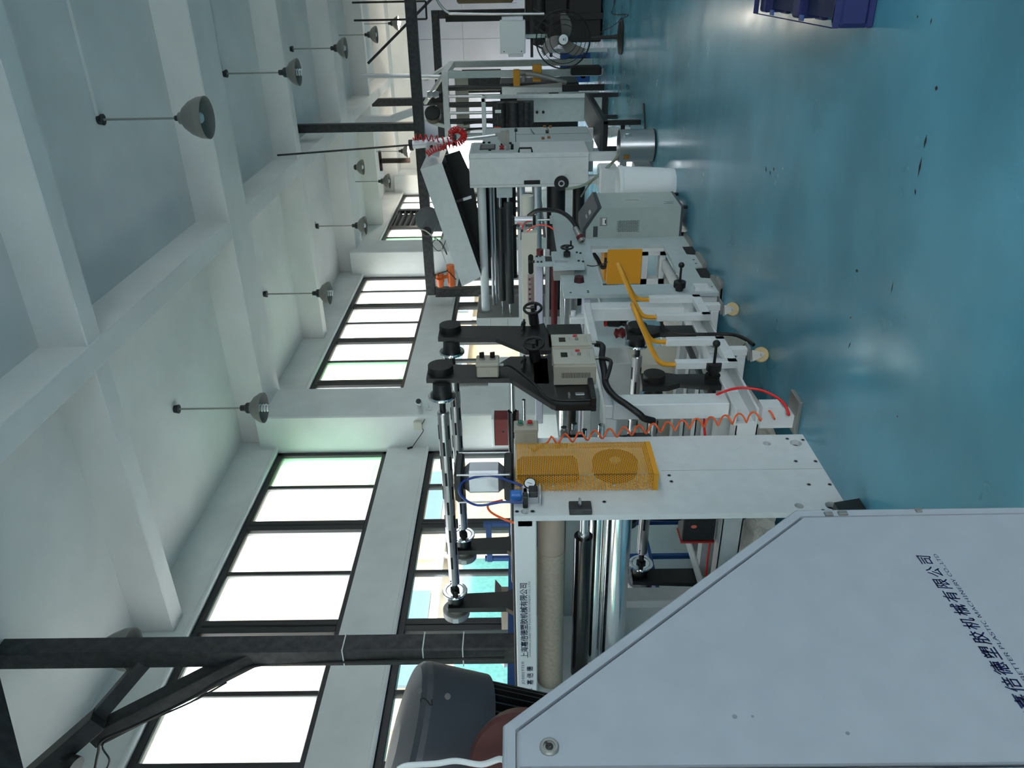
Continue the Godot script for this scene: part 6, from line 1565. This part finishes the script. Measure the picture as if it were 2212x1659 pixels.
	part(kb, "paper", MB.new().box(V(-4.62, 1.80, -4.8), V(0.1, 0.1, 0.08), 0.0, Basis(V(1, 1, 0).normalized(), 0.5)), mats.white_plastic)
	var pbag := thing("plastic_bag", "crumpled clear plastic bag on the blue shelf beside the steel post", "bag", V(-4.65, 1.58, -4.3))
	var bgm := MB.new().lathe(V(-4.6, 1.58, -4.25), Vector3.UP, [[0.0, 0.0], [0.12, 0.0], [0.14, 0.06], [0.09, 0.12], [0.11, 0.17], [0.05, 0.22], [0.07, 0.25], [0.0, 0.26]], 9)
	part(pbag, "bag", bgm, mats.white_plastic)
	# odds and ends at the far ceiling
	var hg := thing("hanging_bracket", "thin black rod bracket hanging from the far ceiling near the glowing lamp", "bracket", V(-0.7, 4, -16))
	part(hg, "rod", MB.new().cyl(V(-0.53, 3.24, -16), V(-0.53, 4.6, -16), 0.018, -1, 8).cyl(V(-0.83, 3.24, -16), V(-0.83, 4.6, -16), 0.018, -1, 8).cyl(V(-0.53, 3.24, -16), V(-0.83, 3.24, -16), 0.018, -1, 8), mats.rubber)
	var st := thing("steel_strut", "long pale diagonal strut rising to the far ceiling beam", "strut", V(-1, 3.8, -16.6))
	part(st, "strut", MB.new().bar(Vector3(-1.667, 4.573, -16.9), Vector3(-0.502, 3.186, -16.9), 0.06, 0.05, Vector3.BACK), mats.dark_steel)
	var cd := thing("conduit_pipe", "vertical grey conduit pipe dropping from the far ceiling beside the strut", "pipe", V(-1.8, 3.5, -16))
	part(cd, "pipe", MB.new().cyl(V(-1.83, 4.62, -16.3), V(-1.88, 3.0, -16.3), 0.045, -1, 16), mats.alu)
	var du := thing("bent_duct", "grey bent duct coming down from the far beam beyond the gantry hanger", "duct", V(-2.6, 4.2, -15.9))
	part(du, "duct", MB.new().bar(Vector3(-2.6, 4.77, -16), Vector3(-2.612, 4.057, -16), 0.15, 0.15, Vector3.BACK).bar(Vector3(-2.612, 4.075, -16), Vector3(-2.43, 3.503, -16), 0.14, 0.14, Vector3.BACK), mats.alu)
	var tb := thing("hanger_bracket", "dark brown T-headed hanger by the far glowing lamp over the hood", "bracket", V(-4.05, 4.5, -19))
	part(tb, "stem", MB.new().bb(-4.1, -4.0, 4.16, 4.88, -19.05, -18.95), mat("brown_steel", Color(0.18, 0.13, 0.11), 0.6))
	part(tb, "head", MB.new().bb(-4.28, -3.82, 4.84, 4.9, -19.05, -18.95), mat("brown_steel", Color.WHITE))
	solid("floor_rod", MB.new().cyl(Vector3(-1.531, 0.012, -10.192), Vector3(-1.807, 0.012, -9.959), 0.012, -1, 8), mats.dark_steel, "thin dark rod lying on the floor by the steel bucket", "rod")
	var ts := thing("tape_bit", "short dark scrap lying on the floor near the machine table", "scrap", Vector3(-1.978, 0.004, -15.851))
	part(ts, "scrap", MB.new().bar(Vector3(-1.895, 0.008, -15.57), Vector3(-2.071, 0.008, -16.056), 0.05, 0.008), mats.rubber)
